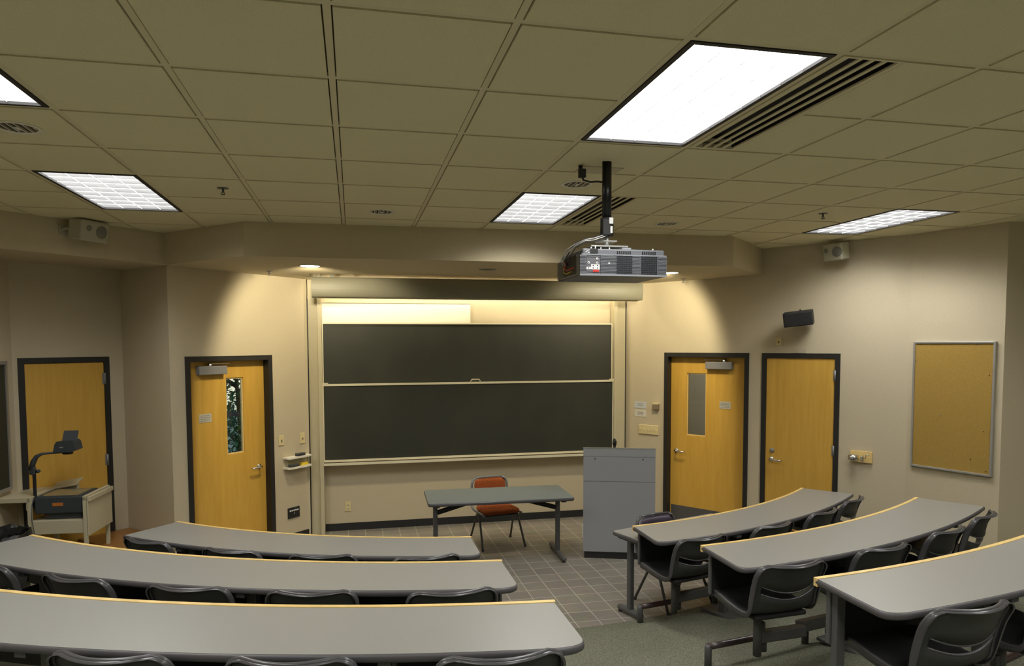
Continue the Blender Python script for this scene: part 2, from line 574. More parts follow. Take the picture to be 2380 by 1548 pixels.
# ---------------------------------------------------------------- soffit over the front of the room
mb = MB()
poly = [(-3.16, 5.62), (-1.68, 7.13), (-0.88, 6.34), (3.60, 6.30), (4.40, 7.07), (4.46, 7.08),
        (3.44, 8.56), (3.44, 8.62), (3.38, 8.62), (3.38, 7.74), (-0.44, 7.74), (-0.44, 8.62), (-0.56, 8.62), (-0.56, 8.45), (-1.70, 7.26), (-2.24, 7.80), (-2.99, 7.10)]
mb.prism(poly, SOFF, CEIL + 0.02)
mb.build('ceiling_soffit', M_soffit, kind='structure')
mb = MB(); mb.b2((-0.50, 7.70, 3.14), (3.42, 8.64, 3.17))
mb.build('ceiling_pocket', M_soffit, kind='structure')

# ---------------------------------------------------------------- ceiling grid
TROFFERS = [(0, 5, 2), (0, 1, 2), (5, 1, 2), (5, 5, 2), (10, 5, 2), (10, 1, 2),
            (0, -3, 2), (5, -3, 2), (10, -3, 2), (0, -7, 2), (5, -7, 2), (10, -7, 2)]
DIFF = [(6, 1), (6, 5)]
skip = set()
for (i, j, n) in TROFFERS:
    for k in range(n): skip.add((i, j + k))
part_cells = set()
for (i, j) in DIFF:
    part_cells.add((i, j)); part_cells.add((i, j + 1))
mb = MB()
zt = CEIL
g = 0.018
I0, I1, J0, J1 = -3, 15, -11, 9
for i in range(I0, I1):
    for j in range(J0, J1):
        if (i, j) in skip: continue
        x0, x1, y0, y1 = colx(i) + g, colx(i + 1) - g, rowy(j) + g, rowy(j + 1) - g
        if (i, j) in part_cells:
            x0 = colx(i) + 0.28
        if y0 > 7.4: continue
        mb.b2((x0, y0, zt), (x1, y1, zt + 0.02), mi=0)
ymin, ymax, xmin, xmax = rowy(J0), 7.6, colx(I0), colx(I1)
for i in range(I0, I1 + 1):        # main tees, broken where a recessed fitting sits on them
    mb.b2((colx(i) - 0.0125, ymin, zt + 0.004), (colx(i) + 0.0125, ymax, zt + 0.021), mi=1)
for j in range(J0, J1 + 1):
    for i in range(I0, I1):
        if (i, j) in skip and (i, j - 1) in skip: continue
        xa = colx(i) + 0.0125
        if (i, j) in part_cells and (i, j - 1) in part_cells: xa = colx(i) + 0.28
        mb.b2((xa, rowy(j) - 0.0125, zt + 0.004), (colx(i + 1) - 0.0125, rowy(j) + 0.0125, zt + 0.0205), mi=1)
mb.b2((xmin, ymin, zt + 0.09), (xmax, 8.7, zt + 0.13), mi=2)
# reveal strips above the joints
for i in range(I0, I1 + 1):
    mb.b2((colx(i) - 0.03, ymin, zt + 0.0215), (colx(i) + 0.03, ymax, zt + 0.03), mi=2)
for j in range(J0, J1 + 1):
    for i in range(I0, I1):
        if (i, j) in skip and (i, j - 1) in skip: continue
        xa = colx(i) + 0.03
        if (i, j) in part_cells and (i, j - 1) in part_cells: xa = colx(i) + 0.28
        mb.b2((xa, rowy(j) - 0.03, zt + 0.0215), (colx(i + 1) - 0.03, rowy(j) + 0.03, zt + 0.03), mi=2)
mb.build('ceiling', [M_tile_ceil, M_tee, M_plenum], kind='structure')

# ---------------------------------------------------------------- ceiling fittings
def make_troffer():
    w, l = PX - 0.03, 2 * PY - 0.03
    t = empty('ceiling_troffer', (0, 0, CEIL))
    mb = MB()
    f = 0.022
    for (a, b) in (((-w / 2, -l / 2), (-w / 2 + f, l / 2)), ((w / 2 - f, -l / 2), (w / 2, l / 2)),
                   ((-w / 2 + f, -l / 2), (w / 2 - f, -l / 2 + f)), ((-w / 2 + f, l / 2 - f), (w / 2 - f, l / 2))):
        mb.b2((a[0], a[1], 0.0), (b[0], b[1], 0.075))
    mb.build('housing', M_black, t)
    mb = MB()
    mb.quad((-w / 2 + f, -l / 2 + f, 0.012), (-w / 2 + f, l / 2 - f, 0.012), (w / 2 - f, l / 2 - f, 0.012), (w / 2 - f, -l / 2 + f, 0.012))
    lens = mb.build('lens', M_lens, t)
    if lens.data.polygons[0].normal.z > 0:
        lens.data.flip_normals()
    mb = MB()
    for k in range(1, 4):
        x = -w / 2 + f + (w - 2 * f) * k / 4
        mb.b2((x - 0.0014, -l / 2 + f, 0.007), (x + 0.0014, l / 2 - f, 0.0115))
    for k in range(1, 8):
        y = -l / 2 + f + (l - 2 * f) * k / 8
        mb.b2((-w / 2 + f, y - 0.0012, 0.008), (w / 2 - f, y + 0.0012, 0.0114))
    mb.build('louver', M_louver, t)
    return t
TLAB = {(0, 5): 'lit fluorescent ceiling troffer above the overhead projector cart, front left',
        (0, 1): 'lit fluorescent ceiling troffer cut off by the left edge of the photo',
        (5, 1): 'largest and brightest lit ceiling troffer, nearest, upper right of centre',
        (5, 5): 'small lit ceiling troffer just left of the projector pole',
        (10, 5): 'lit ceiling troffer at far right above the corkboard wall, seen very flat'}
proto = make_troffer()
for k, (i, j, n) in enumerate(TROFFERS):
    t = proto if k == 0 else copy_tree(proto)
    t.location = (colx(i) + PX / 2, rowy(j) + PY, CEIL)
    tag(t, TLAB.get((i, j), 'lit fluorescent ceiling troffer behind or beside the camera, out of view'), 'ceiling light', 'fluorescent troffers in the tiled ceiling')

def make_diffuser():
    w, l = 0.25, 2 * PY - 0.03
    t = empty('air_diffuser', (0, 0, CEIL))
    mb = MB()
    xs = [0.0, 0.048, 0.098, 0.148, 0.198, 0.25]
    mb.b2((-0.006, -l / 2, 0.0), (0.022, l / 2, 0.008))
    mb.b2((w - 0.018, -l / 2, 0.0), (w + 0.006, l / 2, 0.008))
    mb.b2((0.022, -l / 2, 0.0), (w - 0.018, -l / 2 + 0.012, 0.05))
    mb.b2((0.022, l / 2 - 0.012, 0.0), (w - 0.018, l / 2, 0.05))
    mb.build('frame', M_tee, t)
    for k in range(3):
        x = 0.022 + (w - 0.04) * (k + 1) / 4
        mb = MB(); mb.b2((x - 0.0085, -l / 2 + 0.012, 0.001), (x + 0.0085, l / 2 - 0.012, 0.006))
        mb.build('bar', M_tee, t)
    mb = MB(); mb.b2((-0.006, -l / 2, 0.070), (w + 0.006, l / 2, 0.076)); mb.b2((-0.006, -l / 2, 0.008), (-0.002, l / 2, 0.070)); mb.b2((w + 0.002, -l / 2, 0.008), (w + 0.006, l / 2, 0.070)); mb.b2((-0.002, -l / 2, 0.008), (w + 0.002, -l / 2 + 0.004, 0.070)); mb.b2((-0.002, l / 2 - 0.004, 0.008), (w + 0.002, l / 2, 0.070))
    mb.build('plenum_box', M_black, t)
    return t
proto = make_diffuser()
for k, (i, j) in enumerate(DIFF):
    t = proto if k == 0 else copy_tree(proto)
    t.location = (colx(i) + 0.022, rowy(j) + PY, CEIL)
    tag(t, ['large slotted ceiling air diffuser right of the nearest bright troffer', 'small slotted ceiling air diffuser behind the projector pole'][k],
        'air vent', 'slot air diffusers in the ceiling')

def make_downlight():
    t = empty('recessed_downlight', (0, 0, CEIL))
    mb = MB(); mb.lathe([(0.082, -0.001), (0.086, -0.005), (0.102, -0.005), (0.104, 0.0), (0.082, 0.001), (0.082, -0.001)], seg=32)
    mb.build('trim_ring', M_white, t)
    mb = MB(); mb.lathe([(0.0, -0.001), (0.083, -0.0012)], seg=32)
    mb.build('reflector', mat('reflector_bronze', (0.09, 0.075, 0.05), 0.4), t)
    mb = MB()
    for k in range(-7, 8):  # pale, dark and brass bars paint the reflections inside the fitting
        h = math.sqrt(max(0, 0.080 ** 2 - (k * 0.0105) ** 2)) * (0.55 + 0.45 * ((k * 5) % 7) / 6)
        mb.b2((k * 0.0105 - 0.003, -h, -0.003), (k * 0.0105 + 0.003, h, -0.0015), mi=(0, 1, 2)[k % 3])
    mb.b2((-0.010, -0.02, -0.005), (0.010, 0.03, -0.003), mi=1)
    mb.build('reflection_bars', [M_projdark, M_offwhite, M_brass], t)
    return t
proto = make_downlight()
for k, (x, y, lab) in enumerate([(1.427, 4.455, 'unlit round recessed downlight beside the projector pole plug'),
                                 (0.232, 5.674, 'unlit round recessed downlight in the ceiling left of the small centre troffer'),
                                 (2.652, 5.750, 'unlit round recessed downlight in the ceiling right of the projector pole'),
                                 (-1.532, 3.848, 'unlit round recessed downlight at the left edge of the photo')]):
    t = proto if k == 0 else copy_tree(proto)
    t.location = (x, y, CEIL)
    tag(t, lab, 'downlight', 'unlit recessed downlights in the tiled ceiling')

def soffit_light(x, y, lit, lab):
    t = empty('soffit_downlight', (x, y, SOFF), label=lab, cat='downlight', group='downlights in the soffit above the chalkboard')
    mb = MB(); mb.lathe([(0.085, -0.002), (0.108, -0.006), (0.110, 0.0)], seg=32)
    mb.build('trim_ring', M_cream, t)
    mb = MB(); mb.lathe([(0.0, -0.004), (0.09, -0.003)], seg=32)
    mb.build('lamp_face', M_lamp_on if lit else M_projdark, t)
    if lit:
        ld = bpy.data.lights.new('wall_washer', 'SPOT')
        ld.energy = WASH_W
        ld.color = WARM
        ld.spot_size = math.radians(114)
        ld.spot_blend = 0.42
        ld.shadow_soft_size = 0.09
        lo = bpy.data.objects.new('wall_washer', ld)
        COL.objects.link(lo)
        lo.parent = t
        lo.location = (0, 0, -0.03)
        # aimed at the chalkboard wall and down
        d = Vector((0.0, 1.0, -0.66))
        lo.rotation_euler = d.to_track_quat('-Z', 'Y').to_euler()
    return t
soffit_light(-0.387, 7.00, True, 'lit round soffit downlight above the left end of the screen case')
soffit_light(1.313, 6.994, False, 'unlit dark round soffit downlight above the middle of the screen case')
soffit_light(3.253, 6.98, True, 'lit round soffit downlight just right of the hanging projector')

def make_sprinkler():
    t = empty('ceiling_sprinkler', (0, 0, CEIL))
    mb = MB(); mb.lathe([(0.0, -0.004), (0.034, -0.003), (0.036, 0.0)], seg=20); mb.build('escutcheon', M_greymetal, t)
    mb = MB(); mb.tube([(0, 0, 0), (0, 0, -0.03)], 0.007, 8); mb.lathe([(0.0, -0.045), (0.014, -0.043), (0.014, -0.040), (0, -0.04)], seg=12)
    mb.tube([(-0.009, 0, -0.025), (-0.012, 0, -0.035), (0, 0, -0.043)], 0.002, 6)
    mb.tube([(0.009, 0, -0.025), (0.012, 0, -0.035), (0, 0, -0.043)], 0.002, 6)
    mb.build('sprinkler_head', M_greymetal, t)
    return t
proto = make_sprinkler()
for k, (x, y, z, lab) in enumerate([(-0.819, 5.035, CEIL, 'fire sprinkler in the ceiling tiles right of the left front troffer'),
                                    (3.666, 5.05, CEIL, 'fire sprinkler in the ceiling tiles left of the far right troffer'),
                                    (-0.812, 7.562, SOFF, 'fire sprinkler under the soffit left of the screen case'),
                                    (3.711, 7.594, SOFF, 'fire sprinkler under the soffit right of the screen case')]):
    t = proto if k == 0 else copy_tree(proto)
    t.location = (x, y, z)
    tag(t, lab, 'sprinkler', 'fire sprinklers')

# ---------------------------------------------------------------- doors (local x along the wall, local -y into the room)
def on_wall(w, t, name='', **kw):
    p1, p2 = w
    a = rz_of(p1, p2)
    return (p1[0] + t * math.cos(a), p1[1] + t * math.sin(a)), a

def lever(parent, x, z, y, direction, m=None):
    mb = MB()
    mb.lathe([(0.0, -0.012), (0.022, -0.012), (0.027, -0.006), (0.027, 0.0)], c=(x, y, z), seg=20, axis='Y')
    mb.tube([(x, y, z), (x, y - 0.055, z)], 0.009, 10)
    mb.tube([(x, y - 0.052, z), (x + direction * 0.02, y - 0.058, z), (x + direction * 0.115, y - 0.058, z - 0.004), (x + direction * 0.125, y - 0.045, z - 0.004)], 0.0095, 10)
    return mb.build('handle', m or M_chrome, parent)

def door(n, w, t0, t1, setback, slab, handle=None, hdir=1, glass=None, closer=None, hinges=None, lock=None, kick=None, flush=False, jw=0.05):
    (px, py), a = on_wall(w, 0)
    o = empty('door_%d' % n, (px, py, 0), a, kind='structure')
    mb = MB()
    # frame: face trim plus jambs and head through the wall
    for (x0, x1) in ((t0, t0 + jw), (t1 - jw, t1)):
        mb.b2((x0, -0.014, 0), (x1, TH + 0.01, HF))
    mb.b2((t0 + jw, -0.014, HF - jw), (t1 - jw, TH + 0.01, HF))
    # stop behind the leaf
    st = setback + 0.045
    mb.b2((t0 + jw, st, 0), (t0 + jw + 0.016, TH, HF - jw))
    mb.b2((t1 - jw - 0.016, st, 0), (t1 - jw, TH, HF - jw))
    mb.b2((t0 + jw, st, HF - jw - 0.016), (t1 - jw, TH, HF - jw))
    mb.build('door_frame', M_frame, o)
    s0, s1 = slab
    zt_ = HF - jw - 0.004
    mb = MB()
    if glass:
        g0, g1, gz0, gz1 = glass
        mb.b2((s0, setback, 0.008), (g0, setback + 0.044, zt_))
        mb.b2((g1, setback, 0.008), (s1, setback + 0.044, zt_))
        mb.b2((g0, setback, 0.008), (g1, setback + 0.044, gz0))
        mb.b2((g0, setback, gz1), (g1, setback + 0.044, zt_))
    else:
        mb.b2((s0, setback, 0.008), (s1, setback + 0.044, zt_))
    leaf = mb.build('door_leaf', M_door, o)
    if glass:
        mb = MB()
        for (a0, a1, b0, b1) in ((g0, g0 + 0.012, gz0, gz1), (g1 - 0.012, g1, gz0, gz1), (g0, g1, gz0, gz0 + 0.012), (g0, g1, gz1 - 0.012, gz1)):
            mb.b2((a0, setback + 0.010, b0), (a1, setback + 0.034, b1))
        mb.build('glazing_bead', M_trimwood, leaf)
        mb = MB(); mb.b2((g0, setback + 0.019, gz0), (g1, setback + 0.025, gz1)); mb.build('pane', M_glass, leaf)
    if handle: lever(leaf, handle[0], handle[1], setback, hdir)
    if lock:
        mb = MB(); mb.lathe([(0.0, -0.02), (0.014, -0.02), (0.024, -0.010), (0.026, 0.0)], c=(lock[0], setback, lock[1]), seg=18, axis='Y')
        mb.build('deadbolt', M_closer, leaf)
    if kick:
        mb = MB(); mb.b2((s0 + 0.012, setback - 0.002, 0.02), (s1 - 0.012, setback, kick)); mb.build('kick_plate', M_greymetal, leaf)
    if closer:
        c0, c1, cz = closer
        mb = MB(); mb.box(((c0 + c1) / 2, setback - 0.032, cz), (c1 - c0, 0.06, 0.085), bev=0.006)
        cb = mb.build('door_closer', M_closer, leaf)
        k = 0.42 if hdir < 0 else 0.70
        kx = c0 + (c1 - c0) * k
        mb = MB()
        mb.lathe([(0.0, 0.03), (0.022, 0.03), (0.022, 0.0)], c=(kx, setback - 0.04, cz + 0.044), seg=14)
        mb.box((kx + (0.10 if hdir < 0 else -0.12), setback - 0.045, cz + 0.066), (0.24, 0.018, 0.008))
        mb.build('closer_arm', M_chrome, cb)
    for hz in (hinges or []):
        hx = s1 + 0.004
        mb = MB(); mb.tube([(hx, setback - 0.010, hz - 0.055), (hx, setback - 0.010, hz + 0.055)], 0.010, 10)
        mb.b2((hx - 0.02, setback - 0.003, hz - 0.055), (hx + 0.012, setback + 0.0, hz + 0.055))
        mb.build('hinge', M_closer, o)
    return o

R_ = -OFF_R
door(1, W0, 0.04, 0.83, 0.0, (0.092, 0.778), hinges=[1.88, 1.085])
door(2, WL, 0.155, 1.18, 0.070, (0.207, 1.128), handle=(1.04, 0.90), hdir=-1, glass=(0.655, 0.865, 1.075, 1.865), closer=(0.315, 0.635, 1.95))
door(3, WR, 0.323 + R_, 1.385 + R_, 0.070, (0.375 + R_, 1.333 + R_), handle=(0.455 + R_, 0.905), hdir=1, glass=(0.585 + R_, 0.835 + R_, 1.10, 1.85),
     closer=(0.85 + R_, 1.17 + R_, 1.945), kick=0.235)
door(4, WR, 1.535 + R_, 2.352 + R_, 0.0, (1.587 + R_, 2.300 + R_), handle=(1.655 + R_, 0.935), hdir=1, lock=(1.66 + R_, 1.03), hinges=[1.865, 1.085])

def wall_thing(name, w, t, z, label, cat, group=None):
    (x, y), a = on_wall(w, t)
    return empty(name, (x, y, z), a, label, cat, group)

# small signs on the two closer doors
def door_sign(w, t, z, lab):
    o = wall_thing('door_sign', w, t, z, lab, 'sign', 'grey notices on the doors')
    mb = MB(); mb.b2((-0.068, 0.0665, -0.042), (0.068, 0.0695, 0.042)); mb.build('plate', M_signplate, o)
    for k in range(4):
        mb = MB()
        x = -0.055
        rnd = random.Random(k * 3 + int(t * 10))
        while x < 0.05:
            w_ = rnd.uniform(0.010, 0.022)
            mb.b2((x, 0.066, 0.022 - k * 0.017), (min(x + w_, 0.056), 0.0665, 0.0275 - k * 0.017))
            x += w_ + 0.005
        mb.build('text_line', M_ink, o)
door_sign(WL, 0.408, 1.475, 'small grey notice on the left door with a view of trees')
door_sign(WR, 1.075 + R_, 1.488, 'small grey notice on the door right of the podium')

# ---------------------------------------------------------------- wall fittings, right-hand wall
def paper(w, t, z, sx, sz, m, lab):
    o = wall_thing('wall_notice', w, t, z, lab, 'sign', 'notices beside the chalkboard')
    mb = MB(); mb.b2((-sx / 2, -0.003, -sz / 2), (sx / 2, 0.0, sz / 2)); mb.build('sheet', m, o)
    for k in range(2 if m is M_paper_blue else 3):
        mb = MB(); mb.b2((-sx * 0.26, -0.0035, sz * (0.12 - 0.2 * k)), (sx * 0.26, -0.003, sz * (0.19 - 0.2 * k))); mb.build('text_line', M_ink, o)
paper(WR, -0.015 + R_, 1.437, 0.17, 0.085, M_paper_blue, 'pale blue-grey notice, upper of two beside the chalkboard')
paper(WR, -0.013 + R_, 1.333, 0.165, 0.085, M_paper, 'cream paper notice, lower of two beside the chalkboard')
o = wall_thing('thermostat', WR, 0.215 + R_, 1.425, 'small brown-grey thermostat left of the door by the podium', 'thermostat')
mb = MB(); mb.box((0, -0.02, 0), (0.085, 0.04, 0.07), bev=0.008); mb.build('body', mat('thermostat_taupe', (0.22, 0.17, 0.11), 0.5), o)
mb = MB(); mb.box((0, -0.015, 0.040), (0.085, 0.03, 0.014), bev=0.004); mb.build('cover_cap', M_ivory, o)
o = wall_thing('light_switches', WR, 0.108 + R_, 1.135, 'long ivory gang of light switches above the podium', 'light switch')
mb = MB(); mb.box((0, -0.007, 0), (0.285, 0.014, 0.115), bev=0.004); mb.build('plate', M_ivory, o)
for k in range(5):
    mb = MB(); mb.box((-0.112 + k * 0.056, -0.018, 0.0), (0.012, 0.014, 0.026), bev=0.002); mb.build('switch_toggle', M_ivory, o)

def small_plate(w, t, z, sx, sz, m, lab, cat, toggle=True, name='switch_plate', group=None):
    o = wall_thing(name, w, t, z, lab, cat, group)
    mb = MB(); mb.box((0, -0.004, 0), (sx, 0.008, sz), bev=0.002); mb.build('plate', m, o)
    if toggle:
        mb = MB(); mb.box((0, -0.011, -0.004), (0.012, 0.010, 0.024), bev=0.002); mb.build('switch_toggle', M_ink if toggle == 2 else m, o)
    return o
small_plate(WR, 1.715 + R_, 2.216, 0.064, 0.085, M_ivory, 'ivory plate with dark square insert under the black speaker', 'wall plate', 2, 'wall_plate')
small_plate(WR, 1.925 + R_, 2.115, 0.155, 0.045, M_wallplate, 'wall-coloured blank plate just above the flush door', 'wall plate', True, 'cover_plate')
small_plate(WL, 1.285, 1.155, 0.070, 0.115, M_ivory, 'ivory light switch nearer the left door, above the eraser shelf', 'light switch', 2, group='single switches beside the chalkboard')
small_plate(WL, 1.585, 1.145, 0.070, 0.120, M_ivory, 'ivory light switch nearer the chalkboard, above the eraser shelf', 'light switch', 2, group='single switches beside the chalkboard')
o = small_plate(WFr, 0.42, 0.285, 0.070, 0.115, M_ivory, 'ivory power outlet under the left part of the chalkboard', 'power outlet', False, 'power_outlet')
for dz in (-0.022, 0.022):
    mb = MB(); mb.lathe([(0.0, -0.0105), (0.014, -0.0105), (0.016, -0.008)], c=(0, 0, dz), seg=14, axis='Y'); mb.build('socket', M_cream, o)
o = wall_thing('jack_panel', WL, 1.437, 0.325, 'black audio jack panel with five white sockets low on the wall', 'socket panel')
mb = MB(); mb.box((0, -0.006, 0), (0.165, 0.012, 0.118), bev=0.002); mb.build('plate', M_black, o)
for k in range(5):
    mb = MB(); mb.lathe([(0.0, -0.017), (0.008, -0.017), (0.010, -0.012)], c=(-0.054 + k * 0.027, 0, 0.024), seg=12, axis='Y'); mb.build('jack', M_offwhite, o)
mb = MB(); mb.lathe([(0.0, -0.017), (0.005, -0.017), (0.006, -0.012)], c=(0, 0, -0.008), seg=10, axis='Y'); mb.build('screw', M_alu, o)

# eraser shelf
o = wall_thing('eraser_shelf', WL, 1.478, 0.84, 'two-tier white eraser shelf on the wall left of the chalkboard', 'shelf')
for z in (0.0, 0.112):
    mb = MB()
    pl = [(-0.17, 0.0), (-0.17, -0.075), (-0.155, -0.095), (-0.10, -0.10), (0.10, -0.10), (0.155, -0.095), (0.17, -0.075), (0.17, 0.0)]
    mb.prism(pl, z - 0.009, z + 0.009); mb.build('shelf_board', M_white, o)
mb = MB(); mb.b2((-0.15, -0.010, 0.009), (0.15, 0.0, 0.103)); mb.build('back_plate', M_cream, o)
def on_shelf(name, t, z, s, m, lab, cat, rz=0.0, m2=None):
    (x, y), a = on_wall(WL, t)
    e = empty(name, (x + 0.055 * math.sin(a), y - 0.055 * math.cos(a), z), a + rz, lab, cat)
    mb = MB(); mb.box((0, 0, s[2] * 0.32), (s[0], s[1], s[2] * 0.62), bev=0.003); mb.build('felt' if cat == 'eraser' else 'body', m, e)
    mb = MB(); mb.box((0, 0, s[2] * 0.81), (s[0] * 0.98, s[1] * 0.96, s[2] * 0.36), bev=0.003); mb.build('back' if cat == 'eraser' else 'cap', m2 or m, e)
on_shelf('board_eraser', 1.505, 0.962, (0.115, 0.045, 0.032), M_projdark, 'dark board eraser on the upper eraser shelf', 'eraser', m2=M_greymetal)
on_shelf('board_eraser', 1.410, 0.850, (0.125, 0.045, 0.028), M_projdark, 'dark board eraser on the lower eraser shelf', 'eraser', m2=M_greymetal)
on_shelf('chalk_box', 1.555, 0.850, (0.10, 0.04, 0.030), M_yellow, 'yellow chalk box on the lower eraser shelf', 'chalk box', m2=M_yellow)

# pencil sharpener on its wooden block
o = wall_thing('pencil_sharpener', WR, 2.575 + R_, 1.055, 'metal pencil sharpener on a wooden wall block by the corkboard', 'pencil sharpener')
mb = MB(); mb.box((0, -0.012, 0), (0.205, 0.024, 0.115), bev=0.003); mb.build('wood_block', M_trimwood, o)
mb = MB(); mb.lathe([(0.0, -0.085), (0.026, -0.083), (0.034, -0.06), (0.034, 0.0), (0.0, 0.0)], c=(-0.02, -0.065, -0.008), seg=24, axis='X'); 
mb.box((0.02, -0.045, -0.01), (0.02, 0.05, 0.05), bev=0.004); mb.build('body', M_chrome, o)
mb = MB(); mb.tube([(0.03, -0.06, -0.004), (0.055, -0.06, -0.004), (0.058, -0.062, 0.028), (0.085, -0.062, 0.030)], 0.005, 8); mb.build('crank', M_chrome, o)
for x in (-0.09, 0.09):
    mb = MB(); mb.lathe([(0.0, -0.027), (0.004, -0.027), (0.005, -0.024)], c=(x, 0, 0.0), seg=8, axis='Y'); mb.build('screw', M_alu, o)

# corkboard
o = wall_thing('corkboard', WC, 0.415, 1.615, 'large tan corkboard in an aluminium frame on the right wall', 'corkboard')
hw, hh = 0.357, 0.595
mb = MB(); mb.b2((-hw + 0.01, -0.018, -hh + 0.01), (hw - 0.01, -0.002, hh - 0.01)); mb.build('cork_surface', M_cork, o)
for lo, hi in (((-hw, -0.03, -hh), (-hw + 0.018, 0, hh)), ((hw - 0.018, -0.03, -hh), (hw, 0, hh)), ((-hw + 0.018, -0.03, -hh), (hw - 0.018, 0, -hh + 0.018)), ((-hw + 0.018, -0.03, hh - 0.018), (hw - 0.018, 0, hh))):
    mb = MB(); mb.b2(lo, hi, bev=0.002); mb.build('frame_rail', M_alu, o)
for (x, z, cm) in ((0.31, 0.30, M_black), (0.28, -0.20, M_black), (0.20, 0.57, M_ink), (0.18, -0.46, M_black), (-0.33, 0.42, M_ink), (-0.09, -0.09, M_ink), (0.31, -0.55, M_black)):
    mb = MB(); mb.lathe([(0.0, -0.026), (0.004, -0.025), (0.004, -0.018)], c=(x, 0, z), seg=8, axis='Y'); mb.build('push_pin', cm, o)

# black speaker, tilted, on its bracket
o = wall_thing('loudspeaker', WR, 1.985 + R_, 2.452, 'black rectangular loudspeaker tilted on a bracket above the doors', 'speaker')
mb = MB(); mb.tube([(0, 0.0, 0.03), (0.0, -0.09, 0.06), (0.0, -0.14, 0.09)], 0.010, 8); mb.box((0, -0.006, 0.03), (0.06, 0.012, 0.10))
mb.build('bracket', M_black, o)
rot = Matrix.Rotation(math.radians(-6), 4, 'Y') @ Matrix.Rotation(math.radians(13), 4, 'Z') @ Matrix.Rotation(math.radians(12), 4, 'X')
def tb(mb, c, s, off, bev=0.0):
    v = rot @ Vector(c)
    mb.box((v.x + off[0], v.y + off[1], v.z + off[2]), s, rot=rot, bev=bev)
mb = MB(); tb(mb, (0, 0.02, 0), (0.285, 0.13, 0.145), (0, -0.185, 0), 0.008); mb.build('cabinet', M_black, o)
mb = MB()
tb(mb, (0, -0.050, 0), (0.268, 0.012, 0.128), (0, -0.185, 0), 0.004)
mb.build('grille', mat('speaker_mesh', (0.014, 0.014, 0.014), 0.8, noise=0.8, nscale=180, bump=1.0, bscale=220), o)

# cream speakers near the ceiling
def cream_speaker(w, t, z, lab, yaw, tilt, s=(0.27, 0.15, 0.17)):
    o = wall_thing('wall_speaker', w, t, z, lab, 'speaker', 'small cream speakers near the ceiling')
    mb = MB(); mb.tube([(-0.02 - s[0] / 2, 0, 0.0), (-0.02 - s[0] / 2, -0.10, 0.0)], 0.012, 8); mb.box((-0.02 - s[0] / 2, -0.006, 0), (0.05, 0.012, 0.08))
    mb.tube([(-0.02 - s[0] / 2, -0.10, 0.0), (-s[0] / 2 + 0.02, -0.10, 0.0)], 0.012, 8)
    mb.build('bracket', M_spk, o)
    r = Matrix.Rotation(yaw, 4, 'Z') @ Matrix.Rotation(tilt, 4, 'X')
    mb = MB(); mb.box((0, -0.115, 0), s, rot=r, bev=0.02, seg=3)
    for v in mb.bm.verts: pass
    mb.build('cabinet', M_spk, o)
    v = r @ Vector((0.055, -s[1] / 2 - 0.001, 0))
    mb = MB(); mb.lathe([(0.0, -0.003), (0.050, -0.003), (0.056, 0.004)], seg=24, axis='Y')
    bmesh.ops.rotate(mb.bm, cent=(0, 0, 0), matrix=r.to_3x3(), verts=mb.bm.verts)
    bmesh.ops.translate(mb.bm, vec=(v.x, v.y - 0.115, v.z), verts=mb.bm.verts)
    mb.build('woofer', M_spkgrille, o)
    v = r @ Vector((-0.065, -s[1] / 2 - 0.001, 0.02))
    mb = MB(); mb.lathe([(0.0, -0.003), (0.022, -0.003), (0.026, 0.003)], seg=18, axis='Y')
    bmesh.ops.rotate(mb.bm, cent=(0, 0, 0), matrix=r.to_3x3(), verts=mb.bm.verts)
    bmesh.ops.translate(mb.bm, vec=(v.x, v.y - 0.115, v.z), verts=mb.bm.verts)
    mb.build('tweeter', M_spkgrille, o)
WF = ((-3.16, 5.62), (-1.68, 7.13))
cream_speaker(WF, 1.385, 3.145, 'small cream speaker on the left soffit face near the ceiling', math.radians(14), math.radians(10))
cream_speaker(WR, 2.32 + R_, 3.115, 'small cream speaker high on the right wall above the sharpener', math.radians(-18), math.radians(8), (0.22, 0.13, 0.175))

# ---------------------------------------------------------------- sliding chalkboard
cb = empty('sliding_chalkboard', (1.42, 8.50, 0), 0, 'wide two-panel sliding chalkboard with cream rails on the front wall', 'chalkboard')
ox = 1.42
def bb(name, lo, hi, m, parent=None, bev=0.0, **kw):
    mb = MB(); mb.b2((lo[0] - ox, lo[1] - 8.50, lo[2]), (hi[0] - ox, hi[1] - 8.50, hi[2]), bev=bev)
    return mb.build(name, m, parent or cb, **kw)
bb('side_post', (-0.500, 8.46, 0.0), (-0.400, 8.555, 3.12), M_cream)
bb('side_post', (-0.396, 8.41, 0.0), (-0.352, 8.555, 3.12), M_cream)
bb('side_post', (3.232, 8.46, 0.0), (3.350, 8.555, 3.12), M_cream)
bb('side_post', (3.188, 8.41, 0.0), (3.228, 8.555, 3.12), M_cream)
bb('gap_shade_strip', (-0.512, 8.425, 0.0), (-0.501, 8.50, 2.72), M_black)  # black strips painted as the dark of the gaps beside the posts
bb('gap_shade_strip', (3.351, 8.455, 0.0), (3.359, 8.50, 2.92), M_black)
up = bb('upper_board', (-0.350, 8.485, 1.72), (3.186, 8.500, 2.440), M_board)
bb('board_trim', (-0.350, 8.475, 2.440), (3.186, 8.502, 2.456), M_btrim, up)
bb('board_trim', (-0.350, 8.475, 1.70), (-0.338, 8.4845, 2.440), M_btrim, up)
bb('board_trim', (3.174, 8.475, 1.70), (3.186, 8.4845, 2.440), M_btrim, up)
lowb = bb('lower_board', (-0.340, 8.440, 0.865), (3.172, 8.455, 1.725), M_board)
bb('board_trim', (-0.352, 8.425, 1.725), (3.195, 8.458, 1.748), M_btrim, lowb)
bb('board_trim', (-0.352, 8.425, 0.842), (3.186, 8.458, 0.865), M_btrim, lowb)
